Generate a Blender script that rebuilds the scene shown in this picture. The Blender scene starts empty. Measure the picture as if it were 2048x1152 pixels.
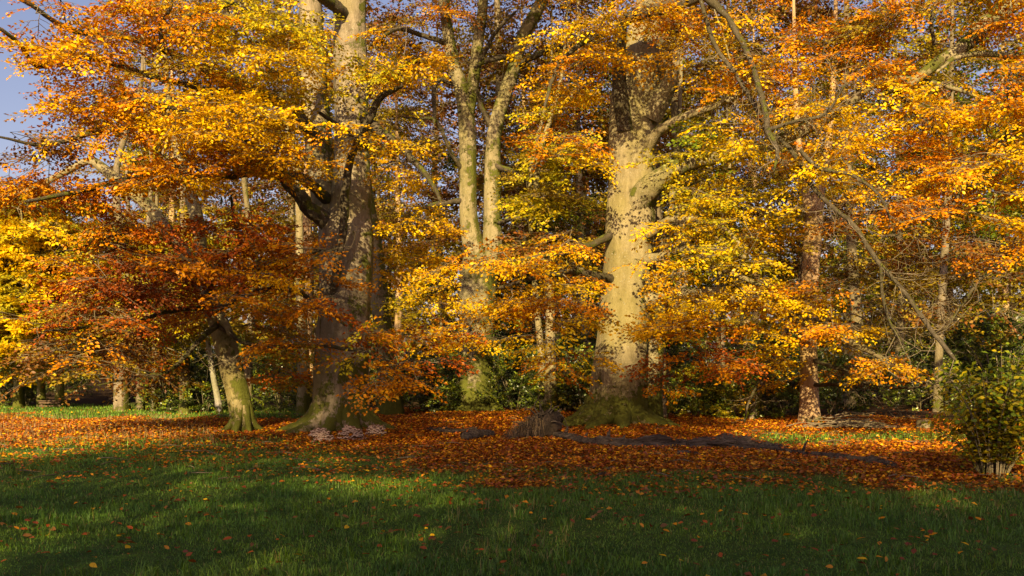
import bpy, math, random
import numpy as np
from mathutils import Vector, Matrix, Quaternion

random.seed(11)
rng = np.random.default_rng(11)
scene = bpy.context.scene
C = scene.collection
R = math.radians

# ------------------------------------------------------------------ camera
CAM_H = 1.6
F_PX, CX, HY = 1991.0, 1024.0, 715.0          # focal length, centre column and horizon row in photo pixels
cam_d = bpy.data.cameras.new('camera')
cam = bpy.data.objects.new('camera', cam_d)
C.objects.link(cam)
cam.location = (0, 0, CAM_H)
cam.rotation_euler = (R(90), 0, 0)
cam_d.sensor_width = 36.0
cam_d.lens = 36.0 * F_PX / 2048.0
cam_d.shift_y = (HY - 576.0) / 2048.0
cam_d.clip_start = 0.1
cam_d.clip_end = 2000.0
scene.camera = cam

# ------------------------------------------------------------------ sky and sun
SUN_EL, SUN_AZ = 27.0, 189.0                  # azimuth clockwise from +Y: behind the camera, a little left
world = bpy.data.worlds.new('World')
scene.world = world
world.use_nodes = True
wn, wl = world.node_tree.nodes, world.node_tree.links
wn.clear()
w_out = wn.new('ShaderNodeOutputWorld')
w_bg = wn.new('ShaderNodeBackground')
w_sky = wn.new('ShaderNodeTexSky')
w_sky.sky_type = 'NISHITA'
w_sky.sun_disc = False
w_sky.sun_elevation = R(SUN_EL)
w_sky.sun_rotation = R(SUN_AZ)
w_sky.air_density = 1.0
w_sky.dust_density = 2.2
w_sky.ozone_density = 1.0
w_tint = wn.new('ShaderNodeMix')
w_tint.data_type = 'RGBA'
w_tint.blend_type = 'MULTIPLY'
w_tint.inputs[0].default_value = 1.0
w_tint.inputs[7].default_value = (1.17, 0.94, 1.0, 1)
wl.new(w_sky.outputs[0], w_tint.inputs[6])
wl.new(w_tint.outputs[2], w_bg.inputs[0])
w_bg.inputs[1].default_value = 0.060
wl.new(w_bg.outputs[0], w_out.inputs[0])

sun_d = bpy.data.lights.new('sun', 'SUN')
sun_d.energy = 5.0
sun_d.angle = R(0.5)
sun_d.color = (1.0, 0.77, 0.40)
sun = bpy.data.objects.new('sun', sun_d)
C.objects.link(sun)
S_DIR = Vector((math.sin(R(SUN_AZ)) * math.cos(R(SUN_EL)), math.cos(R(SUN_AZ)) * math.cos(R(SUN_EL)), math.sin(R(SUN_EL))))
sun.rotation_euler = S_DIR.to_track_quat('Z', 'Y').to_euler()
sun.location = S_DIR * 60

scene.view_settings.view_transform = 'Standard'
scene.view_settings.look = 'None'
scene.view_settings.exposure = 1.18
scene.view_settings.gamma = 1.0
scene.view_settings.use_curve_mapping = False
scene.render.engine = 'CYCLES'
cy = scene.cycles
cy.max_bounces = 3
cy.diffuse_bounces = 2
cy.glossy_bounces = 1
cy.transmission_bounces = 2
cy.transparent_max_bounces = 4
cy.caustics_reflective = False
cy.caustics_refractive = False
cy.sample_clamp_indirect = 6.0
cy.debug_use_spatial_splits = True
cy.use_denoising = True
try:
    cy.denoiser = 'OPENIMAGEDENOISE'
    cy.denoising_input_passes = 'RGB_ALBEDO_NORMAL'
except Exception:
    pass


# ------------------------------------------------------------------ helpers
def P(px, py, Y):
    """photo pixel + distance -> world point"""
    return np.array(((px - CX) / F_PX * Y, Y, CAM_H + (HY - py) / F_PX * Y))


def GY(py):
    """distance of flat ground seen at photo row py"""
    return F_PX * CAM_H / (py - HY)


def hgt(x, y):
    x = np.asarray(x, float)
    y = np.asarray(y, float)
    m = 0.14 * np.exp(-(x / 10.0) ** 2 - ((y - 24.5) / 4.5) ** 2)
    n = 0.025 * np.sin(0.9 * x + 1.3) * np.sin(0.8 * y) + 0.014 * np.sin(2.3 * x + 0.7 * y) + 0.01 * np.sin(3.1 * y - 1.7 * x + 2)
    return m + n


def pix(x, y):
    """ground point -> photo pixel (flat ground)"""
    y = np.maximum(y, 0.5)
    return CX + x / y * F_PX, HY + CAM_H / y * F_PX


def vnoise(x, y, s=1.0, seed=0):
    """cheap smooth value noise in 0..1"""
    r = np.random.default_rng(1000 + seed)
    tab = r.random((64, 64))
    u, v = np.asarray(x) / s, np.asarray(y) / s
    iu, iv = np.floor(u).astype(int), np.floor(v).astype(int)
    fu, fv = u - iu, v - iv
    fu, fv = fu * fu * (3 - 2 * fu), fv * fv * (3 - 2 * fv)
    a = tab[iu % 64, iv % 64]; b = tab[(iu + 1) % 64, iv % 64]
    c = tab[iu % 64, (iv + 1) % 64]; d = tab[(iu + 1) % 64, (iv + 1) % 64]
    return (a * (1 - fu) + b * fu) * (1 - fv) + (c * (1 - fu) + d * fu) * fv


def norm(v):
    v = np.asarray(v, float)
    return v / np.maximum(np.linalg.norm(v, axis=-1, keepdims=True), 1e-9)


def make_mesh(name, V, F, mat, cols=None, smooth=False):
    """V (n,3), F (m,k); optional per-vertex colours"""
    me = bpy.data.meshes.new(name)
    V = np.asarray(V, np.float32)
    F = np.asarray(F, np.int32)
    m, k = F.shape
    me.vertices.add(len(V)); me.vertices.foreach_set('co', V.ravel())
    me.loops.add(m * k); me.loops.foreach_set('vertex_index', F.ravel())
    me.polygons.add(m)
    me.polygons.foreach_set('loop_start', np.arange(0, m * k, k, dtype=np.int32))
    me.polygons.foreach_set('loop_total', np.full(m, k, np.int32))
    if smooth:
        me.polygons.foreach_set('use_smooth', np.ones(m, bool))
    if cols is not None:
        a = me.color_attributes.new('Col', 'FLOAT_COLOR', 'POINT')
        c4 = np.ones((len(V), 4), np.float32)
        c4[:, :cols.shape[1]] = cols
        a.data.foreach_set('color', c4.ravel())
    me.update(calc_edges=True)
    if mat is not None:
        me.materials.append(mat)
    return me


def obj(name, me, parent=None, loc=None):
    o = bpy.data.objects.new(name, me)
    C.objects.link(o)
    if parent is not None:
        o.parent = parent
    if loc is not None:
        o.location = loc
    return o


def tag(o, label=None, cat=None, group=None, kind=None):
    if label: o['label'] = label
    if cat: o['category'] = cat
    if group: o['group'] = group
    if kind: o['kind'] = kind
    return o


def thing(name, label, cat, loc=(0, 0, 0), group=None):
    o = obj(name, None, None, tuple(float(c) for c in loc))
    return tag(o, label, cat, group)


class Geo:
    """collects quads"""
    def __init__(self):
        self.v, self.f, self.n = [], [], 0

    def add(self, V, F):
        self.v.append(np.asarray(V, float)); self.f.append(np.asarray(F, int) + self.n); self.n += len(V)

    def arrays(self):
        return np.concatenate(self.v), np.concatenate(self.f)

    def build(self, name, mat, parent=None, origin=(0, 0, 0), smooth=True):
        V, F = self.arrays()
        return obj(name, make_mesh(name, V - np.asarray(origin), F, mat, smooth=smooth), parent)


def catmull(pts, rad, step):
    pts = np.asarray(pts, float); rad = np.asarray(rad, float)
    if len(pts) < 2: return pts, rad
    p = np.vstack([2 * pts[0] - pts[1], pts, 2 * pts[-1] - pts[-2]])
    outp, outr = [], []
    for i in range(1, len(p) - 2):
        a, b, c, d = p[i - 1], p[i], p[i + 1], p[i + 2]
        n = max(1, int(np.linalg.norm(c - b) / step))
        t = np.arange(n)[:, None] / n
        outp.append(0.5 * (2 * b + (c - a) * t + (2 * a - 5 * b + 4 * c - d) * t ** 2 + (3 * b - a - 3 * c + d) * t ** 3))
        outr.append(rad[i - 1] + (rad[i] - rad[i - 1]) * t[:, 0])
    outp.append(pts[-1:]); outr.append(rad[-1:])
    return np.concatenate(outp), np.concatenate(outr)


def ring_frames(pts):
    d = np.gradient(pts, axis=0)
    d = norm(d)
    ref = np.array((1.0, 0, 0)) if abs(d[0][0]) < 0.8 else np.array((0, 0, 1.0))
    u = norm(ref - d[0] * np.dot(ref, d[0]))
    U = [u]
    for i in range(1, len(pts)):
        u = U[-1] - d[i] * np.dot(U[-1], d[i])
        U.append(norm(u))
    U = np.array(U)
    return U, np.cross(d, U)


def tube(pts, rad, sides=6, mod=None):
    """quads of a tapered tube; mod(theta, i, p) multiplies the radius"""
    pts = np.asarray(pts, float); rad = np.asarray(rad, float)
    U, W = ring_frames(pts)
    th = np.arange(sides) / sides * 2 * math.pi
    m = np.ones((len(pts), sides)) if mod is None else mod(th[None, :], pts)
    ring = pts[:, None, :] + (rad[:, None] * m)[:, :, None] * (np.cos(th)[None, :, None] * U[:, None, :] + np.sin(th)[None, :, None] * W[:, None, :])
    V = ring.reshape(-1, 3)
    n = len(pts)
    i, j = np.meshgrid(np.arange(n - 1), np.arange(sides), indexing='ij')
    j2 = (j + 1) % sides
    F = np.stack([i * sides + j, i * sides + j2, (i + 1) * sides + j2, (i + 1) * sides + j], -1).reshape(-1, 4)
    return V, F


# ------------------------------------------------------------------ materials
def new_mat(name):
    m = bpy.data.materials.new(name)
    m.use_nodes = True
    nt = m.node_tree
    nt.nodes.clear()
    return m, nt.nodes, nt.links


def mixc(N, L, fac, a, b, blend='MIX'):
    n = N.new('ShaderNodeMix'); n.data_type = 'RGBA'; n.blend_type = blend
    for s, v in ((0, fac), (6, a), (7, b)):
        if hasattr(v, 'is_output'): L.new(v, n.inputs[s])
        elif s == 0: n.inputs[0].default_value = v
        else: n.inputs[s].default_value = (*v[:3], 1)
    return n.outputs[2]


def mth(N, L, op, a, b=0.0, clamp=False):
    n = N.new('ShaderNodeMath'); n.operation = op; n.use_clamp = clamp
    for s, v in ((0, a), (1, b)):
        if hasattr(v, 'is_output'): L.new(v, n.inputs[s])
        else: n.inputs[s].default_value = v
    return n.outputs[0]


def noise(N, L, vec, scale, detail=4.0, rough=0.6):
    n = N.new('ShaderNodeTexNoise')
    n.inputs['Scale'].default_value = scale
    n.inputs['Detail'].default_value = detail
    n.inputs['Roughness'].default_value = rough
    if vec is not None: L.new(vec, n.inputs['Vector'])
    return n.outputs[0]


def ramp(N, L, x, lo, hi):
    n = N.new('ShaderNodeMapRange'); n.interpolation_type = 'SMOOTHSTEP'
    L.new(x, n.inputs[0]); n.inputs[1].default_value = lo; n.inputs[2].default_value = hi
    return n.outputs[0]


def bark_mat(name, base, light, dark, moss=0.3, low=1.2, low_amt=0.6, rough_bump=0.8, moss_col=(0.058, 0.062, 0.008), vert=0.25, side=0.5):
    m, N, L = new_mat(name)
    out = N.new('ShaderNodeOutputMaterial')
    bs = N.new('ShaderNodeBsdfPrincipled')
    geo = N.new('ShaderNodeNewGeometry')
    mp = N.new('ShaderNodeMapping'); mp.inputs['Scale'].default_value = (1, 1, vert)
    L.new(geo.outputs['Position'], mp.inputs['Vector'])
    mp2 = N.new('ShaderNodeMapping'); mp2.inputs['Scale'].default_value = (0.6, 0.6, 2.2)
    L.new(geo.outputs['Position'], mp2.inputs['Vector'])
    streak = noise(N, L, mp.outputs[0], 9.0, 6, 0.65)
    patch = noise(N, L, geo.outputs['Position'], 2.2, 4, 0.6)
    rings = noise(N, L, mp2.outputs[0], 5.0, 5, 0.7)
    fine = noise(N, L, mp.outputs[0], 55.0, 4, 0.7)
    c = mixc(N, L, ramp(N, L, streak, 0.35, 0.68), base, light)
    c = mixc(N, L, mth(N, L, 'MULTIPLY', ramp(N, L, patch, 0.5, 0.72), 0.4), c, dark)
    c = mixc(N, L, mth(N, L, 'MULTIPLY', ramp(N, L, noise(N, L, geo.outputs['Position'], 0.9, 3, 0.5), 0.42, 0.62), 0.55), c, tuple(x * y for x, y in zip(base, (0.95, 1.0, 0.5))))
    c = mixc(N, L, mth(N, L, 'MULTIPLY', ramp(N, L, rings, 0.58, 0.75), 0.6), c, dark)
    c = mixc(N, L, mth(N, L, 'MULTIPLY', ramp(N, L, fine, 0.52, 0.72), 0.45), c, dark)
    # pale lichen specks
    sp = noise(N, L, geo.outputs['Position'], 28.0, 2, 0.5)
    c = mixc(N, L, mth(N, L, 'MULTIPLY', ramp(N, L, sp, 0.68, 0.74), 0.6), c, (0.42, 0.42, 0.36))
    # moss: low on the bole and on the weather side / upper faces
    sx = N.new('ShaderNodeSeparateXYZ'); L.new(geo.outputs['Position'], sx.inputs[0])
    sn = N.new('ShaderNodeSeparateXYZ'); L.new(geo.outputs['Normal'], sn.inputs[0])
    lowm = mth(N, L, 'MULTIPLY', ramp(N, L, sx.outputs[2], low, 0.0), low_amt)
    sd = mth(N, L, 'MULTIPLY', mth(N, L, 'MAXIMUM', sn.outputs[0], sn.outputs[2]), side)
    mk = mth(N, L, 'ADD', mth(N, L, 'ADD', lowm, sd), mth(N, L, 'MULTIPLY', mth(N, L, 'SUBTRACT', patch, 0.5), 2.2))
    mk = mth(N, L, 'ADD', mk, mth(N, L, 'MULTIPLY', mth(N, L, 'SUBTRACT', fine, 0.5), 0.8))
    mk = mth(N, L, 'ADD', mk, mth(N, L, 'MULTIPLY', mth(N, L, 'SUBTRACT', noise(N, L, geo.outputs['Position'], 9.0, 5, 0.7), 0.5), 1.6))
    mk = ramp(N, L, mth(N, L, 'ADD', mk, moss - 0.5), 0.12, 0.38)
    mossc = mixc(N, L, fine, moss_col, tuple(min(1, x * 2.2) for x in moss_col))
    c = mixc(N, L, mk, c, mossc)
    L.new(c, bs.inputs['Base Color'])
    bs.inputs['Roughness'].default_value = 0.85
    bs.inputs['Specular IOR Level'].default_value = 0.2
    h = mth(N, L, 'ADD', mth(N, L, 'MULTIPLY', streak, 0.8), mth(N, L, 'MULTIPLY', fine, 0.45))
    h = mth(N, L, 'ADD', h, mth(N, L, 'MULTIPLY', rings, 0.3))
    h = mth(N, L, 'ADD', h, mth(N, L, 'MULTIPLY', mk, 0.35))
    b = N.new('ShaderNodeBump'); b.inputs['Strength'].default_value = rough_bump; b.inputs['Distance'].default_value = 0.05
    L.new(h, b.inputs['Height']); L.new(b.outputs[0], bs.inputs['Normal'])
    L.new(bs.outputs[0], out.inputs[0])
    return m


def leaf_mat(name, trans=0.36, gloss=0.012, rough=0.4):
    m, N, L = new_mat(name)
    out = N.new('ShaderNodeOutputMaterial')
    at = N.new('ShaderNodeAttribute'); at.attribute_name = 'Col'
    d = N.new('ShaderNodeBsdfDiffuse'); L.new(at.outputs['Color'], d.inputs['Color'])
    t = N.new('ShaderNodeBsdfTranslucent')
    g = N.new('ShaderNodeGamma'); g.inputs[1].default_value = 1.1
    L.new(at.outputs['Color'], g.inputs[0]); L.new(g.outputs[0], t.inputs['Color'])
    mx = N.new('ShaderNodeMixShader'); mx.inputs[0].default_value = trans
    L.new(d.outputs[0], mx.inputs[1]); L.new(t.outputs[0], mx.inputs[2])
    gl = N.new('ShaderNodeBsdfGlossy'); gl.inputs['Roughness'].default_value = rough
    gl.inputs['Color'].default_value = (1, 1, 1, 1)
    mx2 = N.new('ShaderNodeMixShader'); mx2.inputs[0].default_value = gloss
    L.new(mx.outputs[0], mx2.inputs[1]); L.new(gl.outputs[0], mx2.inputs[2])
    L.new(mx2.outputs[0], out.inputs[0])
    return m


def plain_mat(name, a, b, scale=6.0, bump=0.4, rough=0.9, stretch=(1, 1, 1)):
    m, N, L = new_mat(name)
    out = N.new('ShaderNodeOutputMaterial')
    bs = N.new('ShaderNodeBsdfPrincipled')
    geo = N.new('ShaderNodeNewGeometry')
    mp = N.new('ShaderNodeMapping'); mp.inputs['Scale'].default_value = stretch
    L.new(geo.outputs['Position'], mp.inputs['Vector'])
    n1 = noise(N, L, mp.outputs[0], scale, 6, 0.7)
    n2 = noise(N, L, mp.outputs[0], scale * 6, 4, 0.7)
    c = mixc(N, L, ramp(N, L, n1, 0.35, 0.68), a, b)
    c = mixc(N, L, mth(N, L, 'MULTIPLY', n2, 0.5), c, tuple(x * 0.45 for x in a))
    L.new(c, bs.inputs['Base Color'])
    bs.inputs['Roughness'].default_value = rough
    bs.inputs['Specular IOR Level'].default_value = 0.2
    bp = N.new('ShaderNodeBump'); bp.inputs['Strength'].default_value = bump; bp.inputs['Distance'].default_value = 0.04
    L.new(mth(N, L, 'ADD', n1, mth(N, L, 'MULTIPLY', n2, 0.5)), bp.inputs['Height'])
    L.new(bp.outputs[0], bs.inputs['Normal'])
    L.new(bs.outputs[0], out.inputs[0])
    return m


M_BEECH = bark_mat('bark_beech', (0.215, 0.175, 0.088), (0.32, 0.265, 0.145), (0.085, 0.066, 0.036), moss=0.22, low=1.5, low_amt=0.75)
M_BEECH_DARK = bark_mat('bark_beech_stained', (0.20, 0.16, 0.10), (0.31, 0.255, 0.165), (0.055, 0.042, 0.028), moss=0.26, low=2.4, low_amt=0.45, rough_bump=0.7)
M_BEECH_MOSSY = bark_mat('bark_beech_mossy', (0.20, 0.17, 0.088), (0.31, 0.26, 0.15), (0.09, 0.075, 0.042), moss=0.46, low=2.2, low_amt=0.7)
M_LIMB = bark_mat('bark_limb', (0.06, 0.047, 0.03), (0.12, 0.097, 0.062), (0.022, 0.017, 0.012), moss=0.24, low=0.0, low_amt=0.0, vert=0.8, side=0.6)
M_TWIG = bark_mat('bark_twig', (0.13, 0.10, 0.065), (0.25, 0.20, 0.13), (0.05, 0.04, 0.028), moss=0.1, low=0.0, low_amt=0.0, vert=1.0, rough_bump=0.2)
M_PINE = bark_mat('bark_pine', (0.42, 0.27, 0.14), (0.52, 0.36, 0.20), (0.26, 0.16, 0.085), moss=0.1, low=0.6, low_amt=0.6, rough_bump=1.0)
M_WOODS = bark_mat('bark_woodland', (0.16, 0.125, 0.08), (0.27, 0.22, 0.14), (0.06, 0.045, 0.03), moss=0.22, low=2.0, low_amt=0.4)
M_BIRCH = bark_mat('bark_birch', (0.26, 0.235, 0.20), (0.38, 0.35, 0.30), (0.08, 0.07, 0.06), moss=0.12, low=0.5, low_amt=0.5, vert=2.0)
M_LEAF = leaf_mat('beech_leaf')
M_LITTER = leaf_mat('litter_leaf', trans=0.1, gloss=0.03)
M_SHRUB = leaf_mat('shrub_leaf', trans=0.35, gloss=0.015)
M_HOLLY = leaf_mat('evergreen_leaf', trans=0.12, gloss=0.06, rough=0.35)
M_GRASS = leaf_mat('grass_blade', trans=0.3, gloss=0.03, rough=0.5)
M_LOG = plain_mat('rotten_wood', (0.05, 0.036, 0.026), (0.17, 0.13, 0.092), 6.0, 1.0, 0.95, (0.5, 2.5, 2.5))
M_LOG_PALE = plain_mat('weathered_wood', (0.06, 0.045, 0.033), (0.20, 0.155, 0.115), 7.0, 1.0, 0.95, (0.35, 4, 4))
M_SOIL = plain_mat('root_soil', (0.03, 0.021, 0.015), (0.075, 0.05, 0.034), 14.0, 1.0, 1.0)
M_FUNGUS = plain_mat('bracket_top', (0.13, 0.065, 0.038), (0.24, 0.13, 0.08), 30.0, 0.3, 0.7)
M_FUNGUS_RIM = plain_mat('bracket_rim', (0.38, 0.26, 0.19), (0.52, 0.39, 0.30), 30.0, 0.2, 0.7)
M_PLANK = plain_mat('bench_timber', (0.13, 0.085, 0.05), (0.20, 0.135, 0.08), 9.0, 0.4, 0.85, (0.4, 2, 2))

PAL = {
    'Y': (0.81, 0.53, 0.005), 'G': (0.76, 0.42, 0.004), 'O': (0.67, 0.255, 0.004), 'R': (0.40, 0.085, 0.008),
    'YG': (0.44, 0.36, 0.010), 'B': (0.22, 0.095, 0.018), 'GR': (0.17, 0.24, 0.016), 'DG': (0.028, 0.042, 0.010),
    'OG': (0.28, 0.20, 0.014), 'RB': (0.22, 0.05, 0.012),
}
MIXTO = {'Y': ('G', 'YG'), 'G': ('Y', 'O'), 'O': ('G', 'R'), 'R': ('O', 'RB'), 'YG': ('Y', 'GR'), 'B': ('OG', 'RB'),
         'GR': ('YG', 'DG'), 'DG': ('GR', 'DG'), 'OG': ('YG', 'B'), 'RB': ('R', 'B')}

# ------------------------------------------------------------------ ground
def lower_edge(px): return np.interp(px, (-600, 0, 300, 450, 560, 800, 1000, 1200, 1400, 1700, 2048, 2700), (884, 886, 880, 872, 890, 916, 942, 950, 954, 952, 962, 962))
def upper_edge(px): return np.interp(px, (-600, 0, 450, 620, 800, 1300, 2048, 2700), (830, 834, 848, 850, 826, 838, 846, 850))


def litter_mask(x, y):
    px, py = pix(x, y)
    wob = (vnoise(x, y, 1.1, 1) - 0.5) * 40 + (vnoise(x, y, 0.4, 2) - 0.5) * 26 + (vnoise(x, y, 2.8, 3) - 0.5) * 30
    lo = lower_edge(px) + wob * (py - HY) / 170.0
    hi = upper_edge(px) + wob * 0.3
    m = np.clip((lo - py) / 42 + 0.5, 0, 1) * np.clip((py - hi) / 5 + 0.5, 0, 1)
    strip = np.clip((px - 1430) / 120, 0, 1) * np.clip(1 - np.abs(py - 881 - wob * 0.25) / 13, 0, 1)
    m = m * (1 - 0.85 * np.clip(strip * 1.6, 0, 1))
    m = m * np.where(px < 420, 0.85 + 0.15 * vnoise(x, y, 0.8, 5), 1.0)
    m = m * np.where((py > 893) & (px > 420), np.clip(0.45 + 1.1 * vnoise(x, y, 0.75, 6), 0, 1), 1.0)
    return np.where(y > 1.0, m, 0.0)


gx = np.concatenate([[-420, -300, -200, -120, -80, -60, -45, -35], np.arange(-28, 28.01, 0.3), [35, 45, 60, 80, 120, 200, 300, 420]])
gy = np.concatenate([[-420, -250, -120, -60, -35, -20, -10, -4], np.arange(0, 46.01, 0.3), [52, 60, 75, 100, 150, 250, 420]])
XX, YY = np.meshgrid(gx, gy)
ZZ = hgt(XX, YY)
nx, ny = len(gx), len(gy)
gi, gj = np.meshgrid(np.arange(ny - 1), np.arange(nx - 1), indexing='ij')
GF = np.stack([gi * nx + gj, gi * nx + gj + 1, (gi + 1) * nx + gj + 1, (gi + 1) * nx + gj], -1).reshape(-1, 4)
LM = litter_mask(XX.ravel(), YY.ravel())
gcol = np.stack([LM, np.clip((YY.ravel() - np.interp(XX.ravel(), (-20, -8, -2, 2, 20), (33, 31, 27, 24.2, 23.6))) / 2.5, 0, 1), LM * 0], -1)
gm, N, L = new_mat('ground_turf_and_litter')
out = N.new('ShaderNodeOutputMaterial'); bs = N.new('ShaderNodeBsdfPrincipled')
at = N.new('ShaderNodeAttribute'); at.attribute_name = 'Col'
sp = N.new('ShaderNodeSeparateColor'); L.new(at.outputs['Color'], sp.inputs[0])
geo = N.new('ShaderNodeNewGeometry')
n1 = noise(N, L, geo.outputs['Position'], 3.0, 6, 0.7)
n2 = noise(N, L, geo.outputs['Position'], 22.0, 5, 0.7)
turf = mixc(N, L, ramp(N, L, n1, 0.35, 0.65), (0.035, 0.075, 0.010), (0.065, 0.105, 0.016))
turf = mixc(N, L, ramp(N, L, n2, 0.5, 0.75), turf, (0.05, 0.038, 0.018))
lit = mixc(N, L, ramp(N, L, n2, 0.35, 0.7), (0.10, 0.028, 0.010), (0.26, 0.075, 0.018))
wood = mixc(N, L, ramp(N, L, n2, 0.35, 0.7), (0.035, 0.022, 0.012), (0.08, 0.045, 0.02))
c = mixc(N, L, sp.outputs[0], turf, lit)
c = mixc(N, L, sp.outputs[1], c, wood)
L.new(c, bs.inputs['Base Color']); bs.inputs['Roughness'].default_value = 1.0; bs.inputs['Specular IOR Level'].default_value = 0.1
bp = N.new('ShaderNodeBump'); bp.inputs['Strength'].default_value = 0.6; bp.inputs['Distance'].default_value = 0.05
L.new(n2, bp.inputs['Height']); L.new(bp.outputs[0], bs.inputs['Normal']); L.new(bs.outputs[0], out.inputs[0])
tag(obj('ground', make_mesh('ground', np.stack([XX, YY, ZZ], -1).reshape(-1, 3), GF, gm, gcol, True)),
    'grassy ground with a wide carpet of copper beech leaves', kind='structure')


# ------------------------------------------------------------------ leaves
def leaf_quads(base, axis, nrm, ln, wd, fold=0.18):
    """two triangles per leaf: base, left, tip, right, creased along the midrib"""
    axis = norm(axis)
    side = norm(np.cross(nrm, axis))
    n = np.cross(axis, side)
    mid = base + axis * (ln * 0.48)[:, None]
    Lp = mid + side * (wd / 2)[:, None] + n * (wd * fold)[:, None]
    Rp = mid - side * (wd / 2)[:, None] + n * (wd * fold)[:, None]
    T = base + axis * ln[:, None]
    V = np.stack([base, Lp, T, Rp], 1).reshape(-1, 3)
    k = np.arange(len(base))[:, None] * 4
    F = np.concatenate([k + np.array([0, 3, 2]), k + np.array([0, 2, 1])], 1).reshape(-1, 3)
    return V, F


def leaf_cols(n, key, jit=0.16, sel=None):
    a = np.array(PAL[key]); b = np.array(PAL[MIXTO[key][0]]); c = np.array(PAL[MIXTO[key][1]])
    t = rng.random(n)[:, None] * 0.6
    o = np.where(rng.random(n)[:, None] < 0.55, b, c)
    col = a * (1 - t) + o * t
    col = col * (1 + rng.normal(0, jit, n))[:, None]
    return np.clip(col, 0.004, 0.9)


def spray_variant(seed, L=0.52, n_side=5, gap=0.05):
    """a flat beech spray along +x: leaf bases, axes, twig segments"""
    r = np.random.default_rng(seed)
    b, a, segs = [], [], []

    def run(p0, d, ln):
        s = 1
        k = max(2, int(ln / gap))
        p = np.array(p0, float)
        for i in range(k):
            q = p + d * ln / k + np.array((0, r.normal(0, 0.006), -0.012 * i / k))
            ang = s * r.uniform(0.5, 1.0)
            ax = np.array((d[0] * math.cos(ang) - d[1] * math.sin(ang), d[0] * math.sin(ang) + d[1] * math.cos(ang), r.normal(-0.12, 0.22)))
            b.append(q.copy()); a.append(ax)
            p = q
            s = -s
        b.append(p.copy()); a.append(d)
        segs.append((np.array(p0, float), p.copy()))
    run((0, 0, 0), np.array((1.0, 0, -0.06)), L)
    s = 1
    for t in np.linspace(0.12, 0.75, n_side):
        ang = s * r.uniform(0.6, 0.95)
        run((L * t, 0, -0.05 * t * t), np.array((math.cos(ang), math.sin(ang), r.normal(-0.08, 0.06))), L * r.uniform(0.3, 0.52) * (1.1 - 0.5 * t))
        s = -s
    return np.array(b), np.array(a), segs


SPRAYS = [spray_variant(s) for s in range(10)]


def emit_sprays(pos, yaw, pitch, scale, keys, leaf_len=0.085, keep=1.0, tilt=0.5):
    """arrays per spray -> base, axis, normal, len, wid, col of all leaves"""
    Bs, As, Ns, Ls, Cs = [], [], [], [], []
    var = rng.integers(0, len(SPRAYS), len(pos))
    keys = np.asarray(keys)
    for vi, (b, a, _) in enumerate(SPRAYS):
        for key in np.unique(keys[var == vi]) if (var == vi).any() else ():
            s = np.where((var == vi) & (keys == key))[0]
            k = len(b)
            cyw, syw = np.cos(yaw[s]), np.sin(yaw[s])
            cp, sp_ = np.cos(pitch[s]), np.sin(pitch[s])
            X = np.stack([cyw * cp, syw * cp, sp_], -1)
            Yv = np.stack([-syw, cyw, 0 * cyw], -1)
            roll = rng.normal(0, 0.4, len(s))
            Z = np.cross(X, Yv)
            Yr = Yv * np.cos(roll)[:, None] + Z * np.sin(roll)[:, None]
            Zr = np.cross(X, Yr)
            M = np.stack([X, Yr, Zr], 1)               # rows
            bb = np.einsum('kc,scd->skd', b, M) * scale[s][:, None, None] + pos[s][:, None, :]
            aa = np.einsum('kc,scd->skd', a, M)
            nn = np.broadcast_to(Zr[:, None, :], aa.shape) + rng.normal(0, tilt, aa.shape)
            nn = nn + np.array((-0.05, -0.22, 0.1))   # blades turn a little to the open, lit side
            n = len(s) * k
            tone = np.repeat(1 + rng.normal(0, 0.1, len(s)), k)[:, None]
            col = leaf_cols(n, key) * tone
            kp = rng.random(n) < keep
            Bs.append(bb.reshape(-1, 3)[kp]); As.append(aa.reshape(-1, 3)[kp] + rng.normal(0, 0.15, (n, 3))[kp]); Ns.append(nn.reshape(-1, 3)[kp])
            Ls.append((leaf_len * rng.uniform(0.6, 1.35, n))[kp]); Cs.append(col[kp])
    return np.concatenate(Bs), np.concatenate(As), np.concatenate(Ns), np.concatenate(Ls), np.concatenate(Cs)


LEAF_PARTS = {}


def leaf_part_mesh(key, mat, n=6):
    """a shared, better-shaped single leaf mesh (12 triangles) in one colour"""
    kk = (key, mat.name)
    if kk not in LEAF_PARTS:
        outl = [(0, 0), (0.18, 0.2), (0.42, 0.29), (0.68, 0.22), (1, 0)]
        V = [(x, 0, 0.05 * math.sin(x * 3)) for x, _ in outl] + [(x, w, 0.09 + 0.03 * math.sin(5 * x)) for x, w in outl[1:-1]] + [(x, -w, 0.09 + 0.03 * math.cos(4 * x)) for x, w in outl[1:-1]]
        F = [(0, 1, 5), (1, 2, 5), (2, 6, 5), (2, 3, 6), (3, 7, 6), (3, 4, 7), (0, 8, 1), (1, 8, 2), (2, 8, 9), (2, 9, 3), (3, 9, 10), (3, 10, 4)]
        col = np.tile(np.array(PAL[key]), (len(V), 1))
        LEAF_PARTS[kk] = make_mesh('leaf', np.array(V, float), np.array(F), mat, col)
    return LEAF_PARTS[kk]


def leaf_matrix(b, a, n, ln):
    a = norm(a); s = norm(np.cross(n, a)); z = np.cross(a, s)
    M = Matrix.Identity(4)
    for i in range(3):
        M[i][0], M[i][1], M[i][2], M[i][3] = a[i] * ln, s[i] * ln, z[i] * ln, b[i]
    return M


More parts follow.
